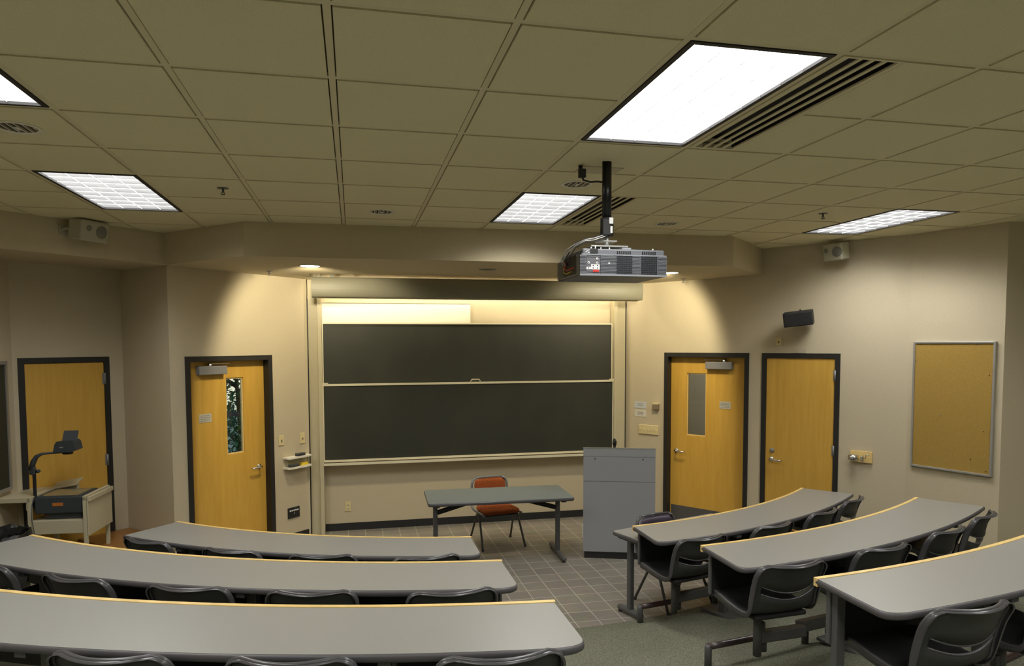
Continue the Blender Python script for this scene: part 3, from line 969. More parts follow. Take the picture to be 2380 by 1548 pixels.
bb('board_trim', (-0.352, 8.428, 0.865), (-0.340, 8.456, 1.725), M_btrim, lowb)
bb('board_trim', (3.172, 8.428, 0.865), (3.186, 8.456, 1.725), M_btrim, lowb)
bb('rail_end', (-0.352, 8.422, 1.748), (-0.290, 8.445, 1.762), M_btrim, lowb)
bb('rail_end', (3.13, 8.422, 1.748), (3.195, 8.445, 1.762), M_btrim, lowb)
mb = MB()
mb.tube([(1.365 - ox, -0.075, 1.748), (1.385 - ox, -0.078, 1.778), (1.47 - ox, -0.078, 1.778), (1.49 - ox, -0.075, 1.748)], 0.008, 8)
mb.build('pull_handle', M_cream, lowb)
mb = MB()
mb.b2((-0.352 - ox, -0.115, 0.812), (3.186 - ox, -0.045, 0.824))
mb.b2((-0.352 - ox, -0.122, 0.808), (3.186 - ox, -0.112, 0.836))
mb.build('chalk_ledge', M_btrim, cb)
# fixed white panel behind the upper board
o = empty('white_panel', (0.52, 8.55, 2.57), 0, 'bright white marker panel on the wall above the upper chalkboard', 'whiteboard')
mb = MB(); mb.b2((-0.866, -0.012, -0.42), (0.872, 0.008, 0.118)); mb.build('panel', M_white, o)
mb = MB(); mb.b2((-0.872, -0.018, 0.116), (0.878, 0.008, 0.124)); mb.b2((0.870, -0.018, -0.42), (0.878, 0.008, 0.116)); mb.b2((-0.874, -0.018, -0.42), (-0.866, 0.008, 0.116)); mb.build('edge_trim', M_cream, o)

# projection screen case
o = empty('projection_screen', (1.48, 8.12, 2.828), 0, 'long olive-cream projection screen case under the soffit', 'projection screen')
pr = []
for k in range(13):
    a = math.radians(-90 + 180 * k / 12)
    pr.append((-0.075 - 0.035 * math.cos(a), 0.108 * math.sin(a)))
prof = [(0.09, -0.108)] + [(-0.03, -0.108)] + pr + [(-0.03, 0.108), (0.09, 0.108)]
mb = MB()
A = [mb.bm.verts.new((-1.912, y, z)) for y, z in prof]; B = [mb.bm.verts.new((1.918, y, z)) for y, z in prof]
for k in range(len(prof)):
    f = mb.bm.faces.new((A[k], A[(k + 1) % len(prof)], B[(k + 1) % len(prof)], B[k]))
mb.bm.faces.new(A); mb.bm.faces.new(B[::-1])
bmesh.ops.remove_doubles(mb.bm, verts=mb.bm.verts, dist=1e-5)
mb.build('case', M_screen, o)
for x in (-1.7, 1.7):
    mb = MB(); mb.b2((x - 0.02, 0.00, 0.106), (x + 0.02, 0.04, 0.312)); mb.build('mounting_bracket', M_screen, o)
mb = MB(); mb.tube([(-1.88, -0.02, -0.112), (1.88, -0.02, -0.112)], 0.008, 8); mb.build('bottom_bar', M_cream, o)

# chalkboard light hidden behind the screen case
o = empty('chalkboard_light', (1.47, 8.34, 2.965), 0, 'hidden warm strip light above the chalkboard behind the screen case', 'ceiling light')
mb = MB(); mb.b2((-1.86, -0.085, -0.034), (1.86, 0.085, -0.028)); mb.b2((-1.86, -0.03, -0.028), (1.86, 0.03, 0.0)); mb.b2((-1.5, -0.01, 0.0), (-1.46, 0.01, 0.174)); mb.b2((1.46, -0.01, 0.0), (1.5, 0.01, 0.174)); mb.build('housing', M_cream, o)  # wide plate over the tube, unseen, shaped to block its upward light
mb = MB(); mb.tube([(-1.82, 0, -0.060), (1.82, 0, -0.060)], 0.019, 10); mb.build('lamp_tube', M_strip, o)

# side chalkboard on the left wall, seen edge-on
(xb, yb), ab = on_wall(W_LEFT, 10.9)
o = empty('side_chalkboard', (xb, yb, 1.50), ab, 'dark chalkboard on the left wall at the photo edge', 'chalkboard')
mb = MB(); mb.b2((-1.5, -0.02, -0.52), (1.03, 0.0, 0.54)); mb.build('board_surface', M_board, o)
for lo_, hi_ in (((-1.53, -0.03, 0.54), (1.06, 0, 0.57)), ((-1.53, -0.03, -0.55), (1.06, 0, -0.52)), ((1.03, -0.03, -0.52), (1.06, 0, 0.54)), ((-1.53, -0.03, -0.52), (-1.5, 0, 0.54))):
    mb = MB(); mb.b2(lo_, hi_); mb.build('frame_rail', M_alu, o)

# ---------------------------------------------------------------- curved seminar desks
def offset_poly(poly, d):
    n = len(poly); out = []
    area = sum(poly[i][0] * poly[(i + 1) % n][1] - poly[(i + 1) % n][0] * poly[i][1] for i in range(n))
    s = 1 if area > 0 else -1
    for i in range(n):
        p0, p1, p2 = Vector(poly[i - 1]), Vector(poly[i]), Vector(poly[(i + 1) % n])
        e1 = (p1 - p0).normalized(); e2 = (p2 - p1).normalized()
        n1 = Vector((-e1.y, e1.x)) * s; n2 = Vector((-e2.y, e2.x)) * s
        nn = n1 + n2
        if nn.length < 1e-6: nn = n1
        nn.normalize()
        k = d / max(0.35, nn.dot(n1))
        out.append((p1.x + nn.x * k, p1.y + nn.y * k))
    return out

def slab(mb, poly, prof, mi_top=0, mi_side=0):
    """prof = list of (inward offset, z) from bottom to top"""
    rings = []
    for d, z in prof:
        q = offset_poly(poly, d) if d else poly
        rings.append([mb.bm.verts.new((x, y, z)) for x, y in q])
    n = len(poly)
    for a, b in zip(rings[:-1], rings[1:]):
        for i in range(n):
            f = mb.bm.faces.new((a[i], a[(i + 1) % n], b[(i + 1) % n], b[i])); f.material_index = mi_side; f.smooth = True
    f = mb.bm.faces.new(rings[0][::-1]); f.material_index = mi_side
    f = mb.bm.faces.new(rings[-1]); f.material_index = mi_top

def round_corners(poly, radii, seg=6):
    out = []
    n = len(poly)
    for i in range(n):
        r = radii.get(i, 0)
        if not r:
            out.append(poly[i]); continue
        p0, p1, p2 = Vector(poly[i - 1]), Vector(poly[i]), Vector(poly[(i + 1) % n])
        a = (p0 - p1); b = (p2 - p1)
        ra = min(r, a.length * 0.45); rb = min(r, b.length * 0.45)
        A = p1 + a.normalized() * ra; B = p1 + b.normalized() * rb
        for k in range(seg + 1):
            t = k / seg
            q = A * (1 - t) ** 2 + p1 * 2 * t * (1 - t) + B * t * t
            out.append((q.x, q.y))
    return out

def arc_desk(sign, r1, r2, xa, aend, top, lab, group, posts=(), zb=0.0):
    """sign +1: right of the aisle, -1: left. xa = aisle edge x. aend = end angle in degrees"""
    o = empty('curved_desk', (xa, C[1] - r1, zb), 0, lab, 'desk', group)
    ox_, oy_ = xa, C[1] - r1
    ae = math.radians(aend) * sign
    a1 = math.asin((xa - C[0]) / r1); a2 = math.asin((xa - C[0]) / r2)
    n = 28
    far = [polar(r1, a1 + (ae - a1) * k / n) for k in range(n + 1)]
    near = [polar(r2, a2 + (ae - a2) * k / n) for k in range(n + 1)]
    # near aisle corner rounded
    near_v = near[1:]
    R = 0.085
    c0 = (xa, near[0][1] + R)
    k1 = next(p for p in near if abs(p[0] - xa) > R)
    pts = []
    for k in range(7):
        t = k / 6
        P0, P1, P2 = Vector(c0), Vector(near[0]), Vector(k1)
        q = P0 * (1 - t) ** 2 + P1 * 2 * t * (1 - t) + P2 * t * t
        pts.append((q.x, q.y))
    near2 = pts + [p for p in near if abs(p[0] - xa) > abs(k1[0] - xa) + 0.01]
    poly = [(x - ox_, y - oy_) for x, y in (far + near2[::-1])]
    T = top - zb
    mb = MB()
    slab(mb, poly, [(0.010, T - 0.034), (0.002, T - 0.028), (0.0, T - 0.018), (0.001, T - 0.008), (0.006, T - 0.001)], 1, 1)
    mb.build('edge_band', [M_edge, M_edge], o)
    mb = MB()
    q = offset_poly(poly, 0.007)
    mb.prism(q, T - 0.003, T + 0.0008)
    mb.build('desktop', M_lam, o)
    # wooden strip along the front edge
    f1 = [polar(r1 - 0.010, a1 + (ae - a1) * k / n) for k in range(n + 1)]
    f2 = [polar(r1 + 0.016, a1 + (ae - a1) * k / n) for k in range(n + 1)]
    mb = MB()
    mb.prism([(x - ox_, y - oy_) for x, y in f1 + f2[::-1]], T - 0.036, T + 0.004)
    mb.build('wood_strip', M_trimwood, o)
    # modesty panel
    rp = r1 + 0.075
    ap = math.asin((xa + sign * 0.03 - C[0]) / rp)
    aq = ae - sign * 0.02
    f1 = [polar(rp - 0.01, ap + (aq - ap) * k / n) for k in range(n + 1)]
    f2 = [polar(rp + 0.01, ap + (aq - ap) * k / n) for k in range(n + 1)]
    mb = MB(); mb.prism([(x - ox_, y - oy_) for x, y in f1 + f2[::-1]], T - 0.285, T - 0.034)
    mb.build('modesty_panel', M_panel, o)
    e = polar(rp, ap)
    mb = MB(); mb.box((e[0] - ox_ - sign * 0.006, e[1] - oy_, T - 0.160), (0.012, 0.026, 0.250), bev=0.002)
    mb.build('panel_edge', M_greymetal, o)
    # pedestals
    for (x, full) in posts:
        rr = r1 + 0.30 if full else r1 + 0.105
        a = math.asin((x - C[0]) / rr)
        p = polar(rr, a)
        zf = floor_at(*p) - zb
        Rm = Matrix.Rotation(a, 4, 'Z')
        mb = MB()
        if full:
            mb.box((p[0] - ox_, p[1] - oy_, zf + 0.012), (0.16, 0.36, 0.020), rot=Rm, bev=0.003)
            mb.box((p[0] - ox_, p[1] - oy_, (zf + 0.02 + T - 0.036) / 2), (0.055, 0.055, T - 0.056 - zf), rot=Rm, bev=0.004)
            mb.box((p[0] - ox_, p[1] - oy_, T - 0.05), (0.05, 0.30, 0.03), rot=Rm, bev=0.003)
        else:
            mb.box((p[0] - ox_, p[1] - oy_, (zf + T - 0.036) / 2), (0.050, 0.035, T - 0.036 - zf), rot=Rm, bev=0.004)
        mb.build('pedestal', M_greymetal, o)
    return o

XR, XL = 2.13, 0.84
ROWS = {1: (4.455, 4.925, 0.76), 2: (5.575, 6.055, 0.92), 3: (6.700, 7.180, 1.08)}
# chair backs were read off at these x positions
CH = {'L1': [(-1.516, -37), (-0.871, -28), (-0.238, -13), (0.458, 1)],
      'L2': [(-2.13, -36), (-1.520, -31), (-0.880, -20.5), (-0.242, -13), (0.475, -1)],
      'L3': [(-0.883, -19), (-0.245, -13), (0.492, -2)],
      'R1': [(2.483, 14), (3.206, 20), (3.87, 26), (4.44, 33)],
      'R2': [(2.432, 5), (3.186, 12), (3.90, 22), (4.50, 30)],
      'R3': [(2.50, 5), (3.22, 14)]}
MID = {'L1': [-1.19, 0.11], 'L2': [-1.83, -0.56], 'L3': [-1.2, 0.12], 'R1': [2.85, 4.05], 'R2': [3.14, 4.2], 'R3': [2.90, 4.3]}
WHERE = {1: 'front', 2: 'middle', 3: 'nearest'}
for i, (r1, r2_, top) in ROWS.items():
    zb = fz(r1)
    for sd in 'LR':
        k = '%s%d' % (sd, i)
        x = XR if sd == 'R' else XL
        aend = {'L1': 40.2, 'L2': 40.2, 'L3': 37, 'R1': 40.4, 'R2': 33.6, 'R3': 35}[k]
        posts = [(m, True) for m in MID[k]]
        if k == 'R3': posts.append((XR + 0.055, False))
        side = 'left' if sd == 'L' else 'right'
        arc_desk(1 if sd == 'R' else -1, r1, r2_, x, aend, top,
                 'long curved grey desk with maple strip, %s of the three %s of the aisle' % (
                     {1: 'farthest', 2: 'middle', 3: 'nearest'}[i], side),
                 'curved seminar desks', posts, zb)

# foot rails in front of the desks on the right
def foot_rail(r, a0, a1, lab, nposts=4, h=0.125):
    o = empty('foot_rail', (0, 0, 0), 0, lab, 'foot rail', 'foot rails under the curved desks')
    p0 = polar(r, math.radians(a0))
    o.location = (p0[0], p0[1], 0)
    n = 22
    zb = fz(r)
    pts = [polar(r, math.radians(a0 + (a1 - a0) * k / n)) for k in range(n + 1)]
    mb = MB(); mb.tube([(x - p0[0], y - p0[1], zb + h) for x, y in pts], 0.021, 12); mb.build('rail', M_railmetal, o)
    for k in range(nposts):
        a = math.radians(a0 + (a1 - a0) * k / (nposts - 1))
        x, y = polar(r, a)
        mb = MB(); mb.tube([(x - p0[0], y - p0[1], zb - 0.01), (x - p0[0], y - p0[1], zb + h - 0.01), (x - p0[0], y - p0[1], zb + h + 0.016)], [0.023, 0.023, 0.018], 12)
        mb.build('post', M_greymetal, o)
    return o
a_ = lambda x, r: math.degrees(math.asin((x - C[0]) / r))
foot_rail(4.535, a_(2.165, 4.535), 38, 'dark foot rail under the farthest desk right of the aisle')
foot_rail(5.645, a_(2.150, 5.645), 32, 'dark foot rail with worn end post under the middle desk right of the aisle')
foot_rail(6.770, a_(2.30, 6.770), 32, 'dark foot rail under the nearest desk right of the aisle')
foot_rail(4.535, a_(0.80, 4.535), -38, 'dark foot rail under the farthest desk left of the aisle')
foot_rail(5.645, a_(0.80, 5.645), -38, 'dark foot rail under the middle desk left of the aisle')
foot_rail(6.770, a_(0.80, 6.770), -35, 'dark foot rail under the nearest desk left of the aisle')

# ---------------------------------------------------------------- swing-arm chairs
def chair_proto(arm):
    t = empty('swing_arm_chair', (0, 0, 0))
    rows = [  # y, z, half width, back-curve weight, slot warp, seat dish
        (0.232, 0.418, 0.150, 0, 0, 0), (0.226, 0.438, 0.185, 0, 0, 0.3), (0.195, 0.446, 0.205, 0, 0, 0.6), (0.12, 0.438, 0.214, 0, 0, 1), (0.03, 0.426, 0.220, 0, 0, 1),
        (-0.06, 0.418, 0.222, 0.05, 0, 1), (-0.13, 0.420, 0.223, 0.15, 0, 0.9), (-0.175, 0.434, 0.224, 0.35, 0, 0.6), (-0.205, 0.462, 0.225, 0.55, 0, 0.2),
        (-0.224, 0.490, 0.226, 0.8, 0.3, 0), (-0.240, 0.535, 0.227, 1, 0.75, 0), (-0.254, 0.592, 0.228, 1, 1.2, 0), (-0.268, 0.638, 0.229, 1, 1.25, 0),
        (-0.278, 0.662, 0.230, 1, 0.35, 0), (-0.288, 0.682, 0.231, 1, 0, 0), (-0.298, 0.700, 0.228, 1, 0, 0), (-0.306, 0.718, 0.221, 1, 0, 0),
        (-0.312, 0.731, 0.209, 1, 0, 0), (-0.316, 0.740, 0.192, 1, 0, 0), (-0.318, 0.745, 0.168, 1, 0, 0)]
    nu = 20
    def pt(row, u):
        y, z, hw, cw, sw, dish = row
        x = u * hw
        yy = y + cw * 0.055 * u * u
        zz = z - sw * 0.050 * (1 - u * u) + dish * 0.014 * abs(u) ** 3
        return Vector((x, yy, zz))
    mb = MB()
    G = [[mb.bm.verts.new(pt(r, -1 + 2 * k / nu)) for k in range(nu + 1)] for r in rows]
    for i in range(len(rows) - 1):
        for k in range(nu):
            uc = abs(-1 + 2 * (k + 0.5) / nu)
            if i == 11 and uc < 0.76: continue
            f = mb.bm.faces.new((G[i][k], G[i][k + 1], G[i + 1][k + 1], G[i + 1][k]))
            f.smooth = True
    sh = mb.build('seat_shell', M_shell, t)
    md = sh.modifiers.new('thickness', 'SOLIDIFY'); md.thickness = 0.012; md.offset = 0.0
    # rolled rim: up one side, over the top, down the other
    left = [pt(r, -1) for r in rows]
    topr = [pt(rows[-1], -1 + 2 * k / 10) for k in range(1, 10)]
    right = [pt(r, 1) for r in rows][::-1]
    front = [pt(rows[0], 1 - 2 * k / 6) for k in range(1, 6)]
    loop = [p + Vector((0, -0.007, 0)) for p in left + topr + right] + front
    mb = MB()
    mb.tube(loop, 0.0085, 8, closed=True)
    # turned-back flange along both sides and over the top
    def off(p):
        k = min(1.0, max(0.0, (p.z - 0.42) / 0.10)) if p.y < -0.10 else 0.0
        return Vector((0, -0.034 * k, -0.034 * (1 - k)))
    edge = left + topr + right
    A = [mb.bm.verts.new(p + Vector((0.004 * (1 if p.x > 0 else -1), 0, 0))) for p in edge]
    B = [mb.bm.verts.new(p + off(p) + Vector((0.006 * (1 if p.x > 0 else -1), 0, 0))) for p in edge]
    B2 = [mb.bm.verts.new(p + off(p) - Vector((0.004 * (1 if p.x > 0 else -1), 0, 0.004 if abs(p.x) < 0.17 else 0))) for p in edge]
    for k in range(len(edge) - 1):
        for P_, Q_ in ((A, B), (B, B2)):
            f = mb.bm.faces.new((P_[k], P_[k + 1], Q_[k + 1], Q_[k])); f.smooth = True
    mb.build('rim', M_rim, t)
    mb = MB()
    for i in (11, 12):
        ps = [pt(rows[i], -0.80 + 1.6 * k / 14) + Vector((0, -0.004, 0)) for k in range(15)]
        mb.tube(ps, 0.0045, 6)
    mb.build('slot_rim', M_rim, t)
    mb = MB()
    mb.box((0, 0.0, 0.392), (0.26, 0.26, 0.035), bev=0.012)
    mb.box((0, -0.13, 0.405), (0.36, 0.10, 0.030), bev=0.012)
    mb.build('seat_support', M_panel, t)
    mb = MB()
    mb.tube([(0, 0.04, 0.075), (0, 0.04, 0.39)], 0.026, 14)
    mb.build('stem', M_greymetal, t)
    mb = MB()
    s = arm
    mb.box((s * 0.19, 0.055, 0.185), (0.34, 0.06, 0.07), bev=0.008)
    mb.tube([(s * 0.07, 0.075, 0.08), (s * 0.07, 0.075, 0.17)], 0.022, 12)
    mb.box((s * 0.035, 0.045, 0.24), (0.035, 0.035, 0.09), rot=None, bev=0.008)
    mb.build('swing_arm', M_greymetal, t)
    return t
protoA = chair_proto(1)
protoB = chair_proto(-1)
used = {1: False, -1: False}
ORD = ['first', 'second', 'third', 'fourth', 'fifth']
for key, lst in CH.items():
    i = int(key[1])
    r1, r2_, top = ROWS[i]
    side = 'left' if key[0] == 'L' else 'right'
    seq = lst if key[0] == 'R' else lst[::-1]
    for q, (x, yaw) in enumerate(seq):
        arm = 1 if q % 2 == 0 else -1
        if key[0] == 'L': arm = -arm
        rc = r2_ + 0.125
        ang = math.asin((x - C[0]) / rc)
        bx, by = polar(rc, ang)              # top of the back
        yw = math.radians(yaw)
        fx, fy = -math.sin(yw), math.cos(yw)
        cx, cyy = bx + fx * 0.315, by + fy * 0.315
        pr_ = protoA if arm == 1 else protoB
        o = pr_ if not used[arm] else copy_tree(pr_)
        used[arm] = True
        o.location = (cx, cyy, floor_at(cx, cyy))
        o.rotation_euler = (0, 0, yw)
        tag(o, 'charcoal plastic swing-arm chair, %s from the aisle behind the %s desk on the %s' % (
            ORD[q], {1: 'farthest curved', 2: 'middle curved', 3: 'nearest curved'}[i], side),
            'chair', 'charcoal swing-arm chairs at the curved desks')

# ---------------------------------------------------------------- teaching table, spare table, side chairs
def tee_table(name, cx, cyy, rz, L, W, H, m, lab, group, legx=None, brace=True):
    o = empty(name, (cx, cyy, 0), rz, lab, 'table', group)
    poly = round_corners([(-L / 2, -W / 2), (L / 2, -W / 2), (L / 2, W / 2), (-L / 2, W / 2)], {0: 0.045, 1: 0.045, 2: 0.045, 3: 0.045})
    mb = MB(); slab(mb, poly, [(0.010, H - 0.032), (0.002, H - 0.026), (0.0, H - 0.016), (0.001, H - 0.007), (0.006, H - 0.001)]); mb.build('edge_band', M_rim, o)
    mb = MB(); mb.prism(offset_poly(poly, 0.006), H - 0.003, H + 0.0008); mb.build('tabletop', m, o)
    lx = legx or (L / 2 - 0.10)
    for s in (-1, 1):
        mb = MB()
        mb.box((s * lx, 0, (0.05 + H - 0.03) / 2), (0.046, 0.046, H - 0.08), bev=0.010)
        mb.box((s * lx, 0, H - 0.045), (0.05, W * 0.8, 0.025), bev=0.004)
        leg = mb.build('leg', M_greymetal, o)
        mb = MB()
        mb.box((s * lx, 0, 0.040), (0.050, W * 0.86, 0.040), bev=0.014)
        for e in (-1, 1): mb.lathe([(0.0, 0.0), (0.016, 0.0), (0.016, 0.022)], c=(s * lx, e * W * 0.38, 0), seg=10)
        mb.build('foot', M_greymetal, leg)
        if brace:
            mb = MB()
            a = Vector((s * (lx - 0.02), 0, H - 0.165)); b = Vector((s * (lx - 0.46), 0, H - 0.04))
            d = b - a; ang = math.atan2(d.z, d.x)
            mb.box(((a.x + b.x) / 2, 0, (a.z + b.z) / 2), (d.length, 0.03, 0.045), rot=Matrix.Rotation(-ang, 4, 'Y'), bev=0.004)
            mb.build('brace', M_panel, o)
    return o
tee_table('teaching_table', 1.415, 7.06, math.radians(-2.0), 1.46, 0.68, 0.67, M_lam2,
          'grey rectangular teaching table on tee legs in front of the chalkboard', 'tee-leg tables', legx=0.635)
u0 = math.radians(18.5)
Lr, Wr = 1.16, 0.33
cx0 = 2.035 + math.cos(u0) * Lr / 2 + math.sin(u0) * Wr / 2
cy0 = 5.43 + math.sin(u0) * Lr / 2 - math.cos(u0) * Wr / 2
tee_table('spare_table', cx0, cy0, u0, Lr, Wr, 0.67, M_lam, 'narrow grey table pushed against the front of the farthest right desk', 'tee-leg tables', legx=Lr / 2 - 0.07, brace=False)

def side_chair(name, loc, rz, seat_m, back_m, frame_m, lab, pad=True):
    o = empty(name, loc, rz, lab, 'chair')
    o.scale = (1, 1, 0.91)
    S = [(-0.20, -0.19), (0.20, -0.19), (0.215, 0.19), (-0.215, 0.19)]
    poly = round_corners(S, {0: 0.10, 1: 0.10, 2: 0.09, 3: 0.09}, 8)
    mb = MB()
    slab(mb, poly, [(0.03, 0.405), (0.005, 0.418), (0.0, 0.435), (0.006, 0.453), (0.03, 0.466), (0.09, 0.474)])
    for v in mb.bm.verts: v.co.z += 0.012 * math.cos(v.co.x * 9) - 0.02 * max(0, v.co.y - 0.13) / 0.06 * 0.5
    mb.build('seat', seat_m, o, smooth=True)
    mb = MB()
    mb.prism(offset_poly(poly, 0.02), 0.392, 0.406); mb.build('seat_pan', M_panel, o)
    # backrest pad, slightly curved
    mb = MB()
    nu, nv = 14, 6
    hw, z0, z1 = 0.185, 0.575, 0.765
    def bp(u, v, back):
        x = u * hw * (1 - 0.06 * abs(v) ** 4)
        z = (z0 + z1) / 2 + v * (z1 - z0) / 2
        z -= 0.018 * abs(u) ** 6 * (1 if v > 0 else -1) * abs(v)
        y = -0.245 - 0.035 * (z - 0.6) * 2 + 0.03 * u * u
        th = 0.020 * (1 - abs(u) ** 6) ** 0.5 * (1 - abs(v) ** 6) ** 0.5
        return Vector((x, y + (-th if back else th), z))
    for back in (0, 1):
        gg = [[mb.bm.verts.new(bp(-1 + 2 * k / nu, -1 + 2 * j / nv, back)) for k in range(nu + 1)] for j in range(nv + 1)]
        for j in range(nv):
            for k in range(nu):
                f = mb.bm.faces.new((gg[j][k], gg[j][k + 1], gg[j + 1][k + 1], gg[j + 1][k])); f.smooth = True
    bmesh.ops.remove_doubles(mb.bm, verts=mb.bm.verts, dist=1e-4)
    mb.build('backrest', back_m, o)
    mb = MB()
    for s in (-1, 1):
        mb.tube([(s * 0.215, 0.17, 0.405), (s * 0.220, -0.12, 0.405), (s * 0.222, -0.18, 0.418), (s * 0.222, -0.215, 0.455), (s * 0.220, -0.235, 0.52),
                 (s * 0.212, -0.235, 0.66), (s * 0.207, -0.238, 0.71), (s * 0.190, -0.245, 0.75), (s * 0.150, -0.250, 0.772)], 0.014, 10)
    mb.tube([(-0.150, -0.250, 0.772), (0, -0.262, 0.778), (0.150, -0.250, 0.772)], 0.011, 8)
    mb.build('back_frame', frame_m, o)
    for s in (-1, 1):
        for (y, ya) in ((0.205, 0.03), (-0.215, -0.03)):
            mb = MB(); mb.tube([(s * 0.215, ya, 0.400), (s * 0.222, ya + (y - ya) * 0.1, 0.365), (s * 0.245, y, 0.012)], 0.0115, 10)
            mb.lathe([(0.0, 0.0), (0.015, 0.0), (0.015, 0.018)], c=(s * 0.245, y, 0), seg=10)
            mb.build('leg', M_greymetal, o)
    mb = MB(); mb.tube([(-0.215, 0, 0.398), (0.215, 0, 0.398)], 0.016, 10)
    for s in (-1, 1): mb.lathe([(0.0, 0.0), (0.028, 0.0), (0.030, 0.012), (0.0, 0.012)], c=(s * 0.222, 0, 0.385), seg=14, axis='X')
    mb.build('cross_tube', M_greymetal, o)
    return o
side_chair('upholstered_chair', (1.515, 7.575, 0), math.radians(180 + 10), M_orange, M_orange, M_silver, 'orange-brown upholstered chair with silver frame behind the teaching table')
side_chair('stacking_chair', (2.63, 5.50, 0), math.radians(180 + 17), M_purple, M_purple, M_rim, 'dark plum chair tucked under the narrow table by the farthest right desk')

# ---------------------------------------------------------------- podium
o = empty('podium', (2.273, 6.869, 0), math.atan2(-0.179, 0.506), 'tall grey laminate podium in front of the right end of the chalkboard', 'podium')
W_, D_, H_ = 0.725, 0.56, 1.14
mb = MB()
mb.b2((0.012, 0.012, 0), (W_ - 0.012, D_ - 0.012, 0.072)); mb.build('plinth', M_black, o)
mb = MB(); mb.b2((0, 0, 0.072), (W_, D_, 0.798)); mb.b2((0.0, 0, 0.802), (W_, D_, 0.985)); mb.b2((0.006, 0.006, 0.79), (W_ - 0.006, D_ - 0.006, 0.99))
mb.b2((0.0, 0, 0.985), (W_, 0.02, 1.052)); mb.b2((0.0, 0, 1.056), (W_, 0.02, H_)); mb.b2((0.004, 0.003, 0.985), (W_ - 0.004, 0.018, H_ - 0.002))
for xa_ in (0.0, W_ - 0.02):
    A = [mb.bm.verts.new((xx, yy, zz)) for xx in (xa_, xa_ + 0.02) for yy, zz in ((0.02, 0.985), (D_, 0.985), (D_, 1.0), (0.02, H_))]
    for q_ in ((0, 1, 2, 3), (7, 6, 5, 4), (0, 4, 5, 1), (1, 5, 6, 2), (2, 6, 7, 3), (3, 7, 4, 0)): mb.bm.faces.new([A[q] for q in q_])
mb.build('cabinet_body', M_podium, o)
mb = MB(); mb.b2((-0.003, -0.003, H_), (W_ + 0.003, 0.022, H_ + 0.005)); mb.build('top_edge', M_alu, o)
mb = MB()
A = [mb.bm.verts.new((xx, yy, zz + dz)) for dz in (0, 0.012) for xx, yy, zz in ((0.02, 0.02, H_ - 0.03), (W_ - 0.02, 0.02, H_ - 0.03), (W_ - 0.02, D_, 0.985), (0.02, D_, 0.985))]
for q_ in ((0, 1, 2, 3), (7, 6, 5, 4), (0, 4, 5, 1), (1, 5, 6, 2), (2, 6, 7, 3), (3, 7, 4, 0)): mb.bm.faces.new([A[q] for q in q_])
mb.build('reading_slope', M_podium, o)
for x in (0.12, 0.60):
    mb = MB(); mb.lathe([(0.0, -0.004), (0.006, -0.003), (0.007, 0.0)], c=(x, 0, 1.030), seg=12, axis='Y'); mb.build('screw', M_black, o)
mb = MB(); mb.b2((-0.010, 0.04, 0.20), (0.0, 0.12, 0.33)); mb.build('side_outlet', M_white, o)
o = empty('gooseneck_microphone', (2.273 + 0.325, 6.869 - 0.03, H_ - 0.034), 0, 'small black device standing on top of the podium', 'microphone')
mb = MB(); mb.lathe([(0.0, 0.0), (0.026, 0.0), (0.026, 0.012), (0.013, 0.02), (0.0, 0.02)], seg=16); mb.build('stand', M_black, o)
mb = MB(); mb.tube([(0, 0, 0.012), (0, 0, 0.06)], 0.014, 10); mb.tube([(0, 0, 0.055), (0.003, 0.004, 0.095), (-0.004, 0.0, 0.120)], [0.02, 0.021, 0.012], 12); mb.build('head', M_black, o)

# ---------------------------------------------------------------- ceiling projector
o = empty('projector_mount', (1.425, 3.89, CEIL), 0, 'black ceiling pole with a thicker collar holding the projector', 'projector mount')
mb = MB(); mb.b2((-0.115, 0.10, -0.004), (0.14, 0.26, 0.0)); mb.build('ceiling_plate', M_cream, o)
mb = MB(); mb.tube([(0, 0, 0), (0, 0, -0.35)], 0.026, 20); mb.tube([(-0.024, -0.012, 0), (-0.024, -0.012, -0.34)], 0.009, 10); mb.build('pole', mat('black_gloss', (0.006, 0.006, 0.007), 0.28), o)
mb = MB(); mb.tube([(0, 0, -0.315), (0, 0, -0.415)], 0.038, 20); mb.box((-0.012, -0.03, -0.37), (0.05, 0.02, 0.09), bev=0.003); mb.build('collar', M_black, o)
mb = MB(); mb.box((0.010, -0.042, -0.335), (0.024, 0.008, 0.035), bev=0.002); mb.box((0.012, -0.042, -0.385), (0.014, 0.006, 0.04), bev=0.002); mb.build('label_plate', M_offwhite, o)
mb = MB(); mb.tube([(0, 0, -0.41), (0, 0, -0.47)], 0.014, 12); mb.box((0.0, 0.02, -0.445), (0.11, 0.08, 0.006)); mb.box((0, 0.08, -0.478), (0.22, 0.26, 0.008)); mb.build('mounting_plate', M_alu, o)

o = empty('ceiling_projector', (1.475, 3.75, 2.575), math.radians(0.5), 'grey ribbed video projector hanging upside down in the middle of the room', 'projector')
pw, pd, ph = 0.515, 0.42, 0.158
mb = MB()
mb.b2((-pw / 2, 0.003, 0.0), (pw / 2, pd, 0.115), bev=0.006, mi=1)
mb.b2((-pw / 2 + 0.02, 0.010, 0.112), (pw / 2 - 0.01, pd - 0.02, 0.150), bev=0.008)
for k in range(13):
    z = 0.012 + k * 0.0078
    for (xa_, xb_) in ((-pw / 2, -0.222), (-0.138, -0.043), (0.047, 0.098), (0.205, pw / 2)):
        mb.b2((xa_, -0.002, z), (xb_, 0.004, z + 0.0048))
mb.build('case', [M_proj, M_projbody], o)
mb = MB(); mb.b2((-pw / 2 + 0.01, 0.0, 0.1125), (pw / 2 - 0.002, 0.008, 0.119)); mb.b2((-pw / 2, -0.002, 0.0), (pw / 2, 0.003, 0.010)); mb.build('case_seam', mat('projector_light', (0.24, 0.25, 0.27), 0.4), o)
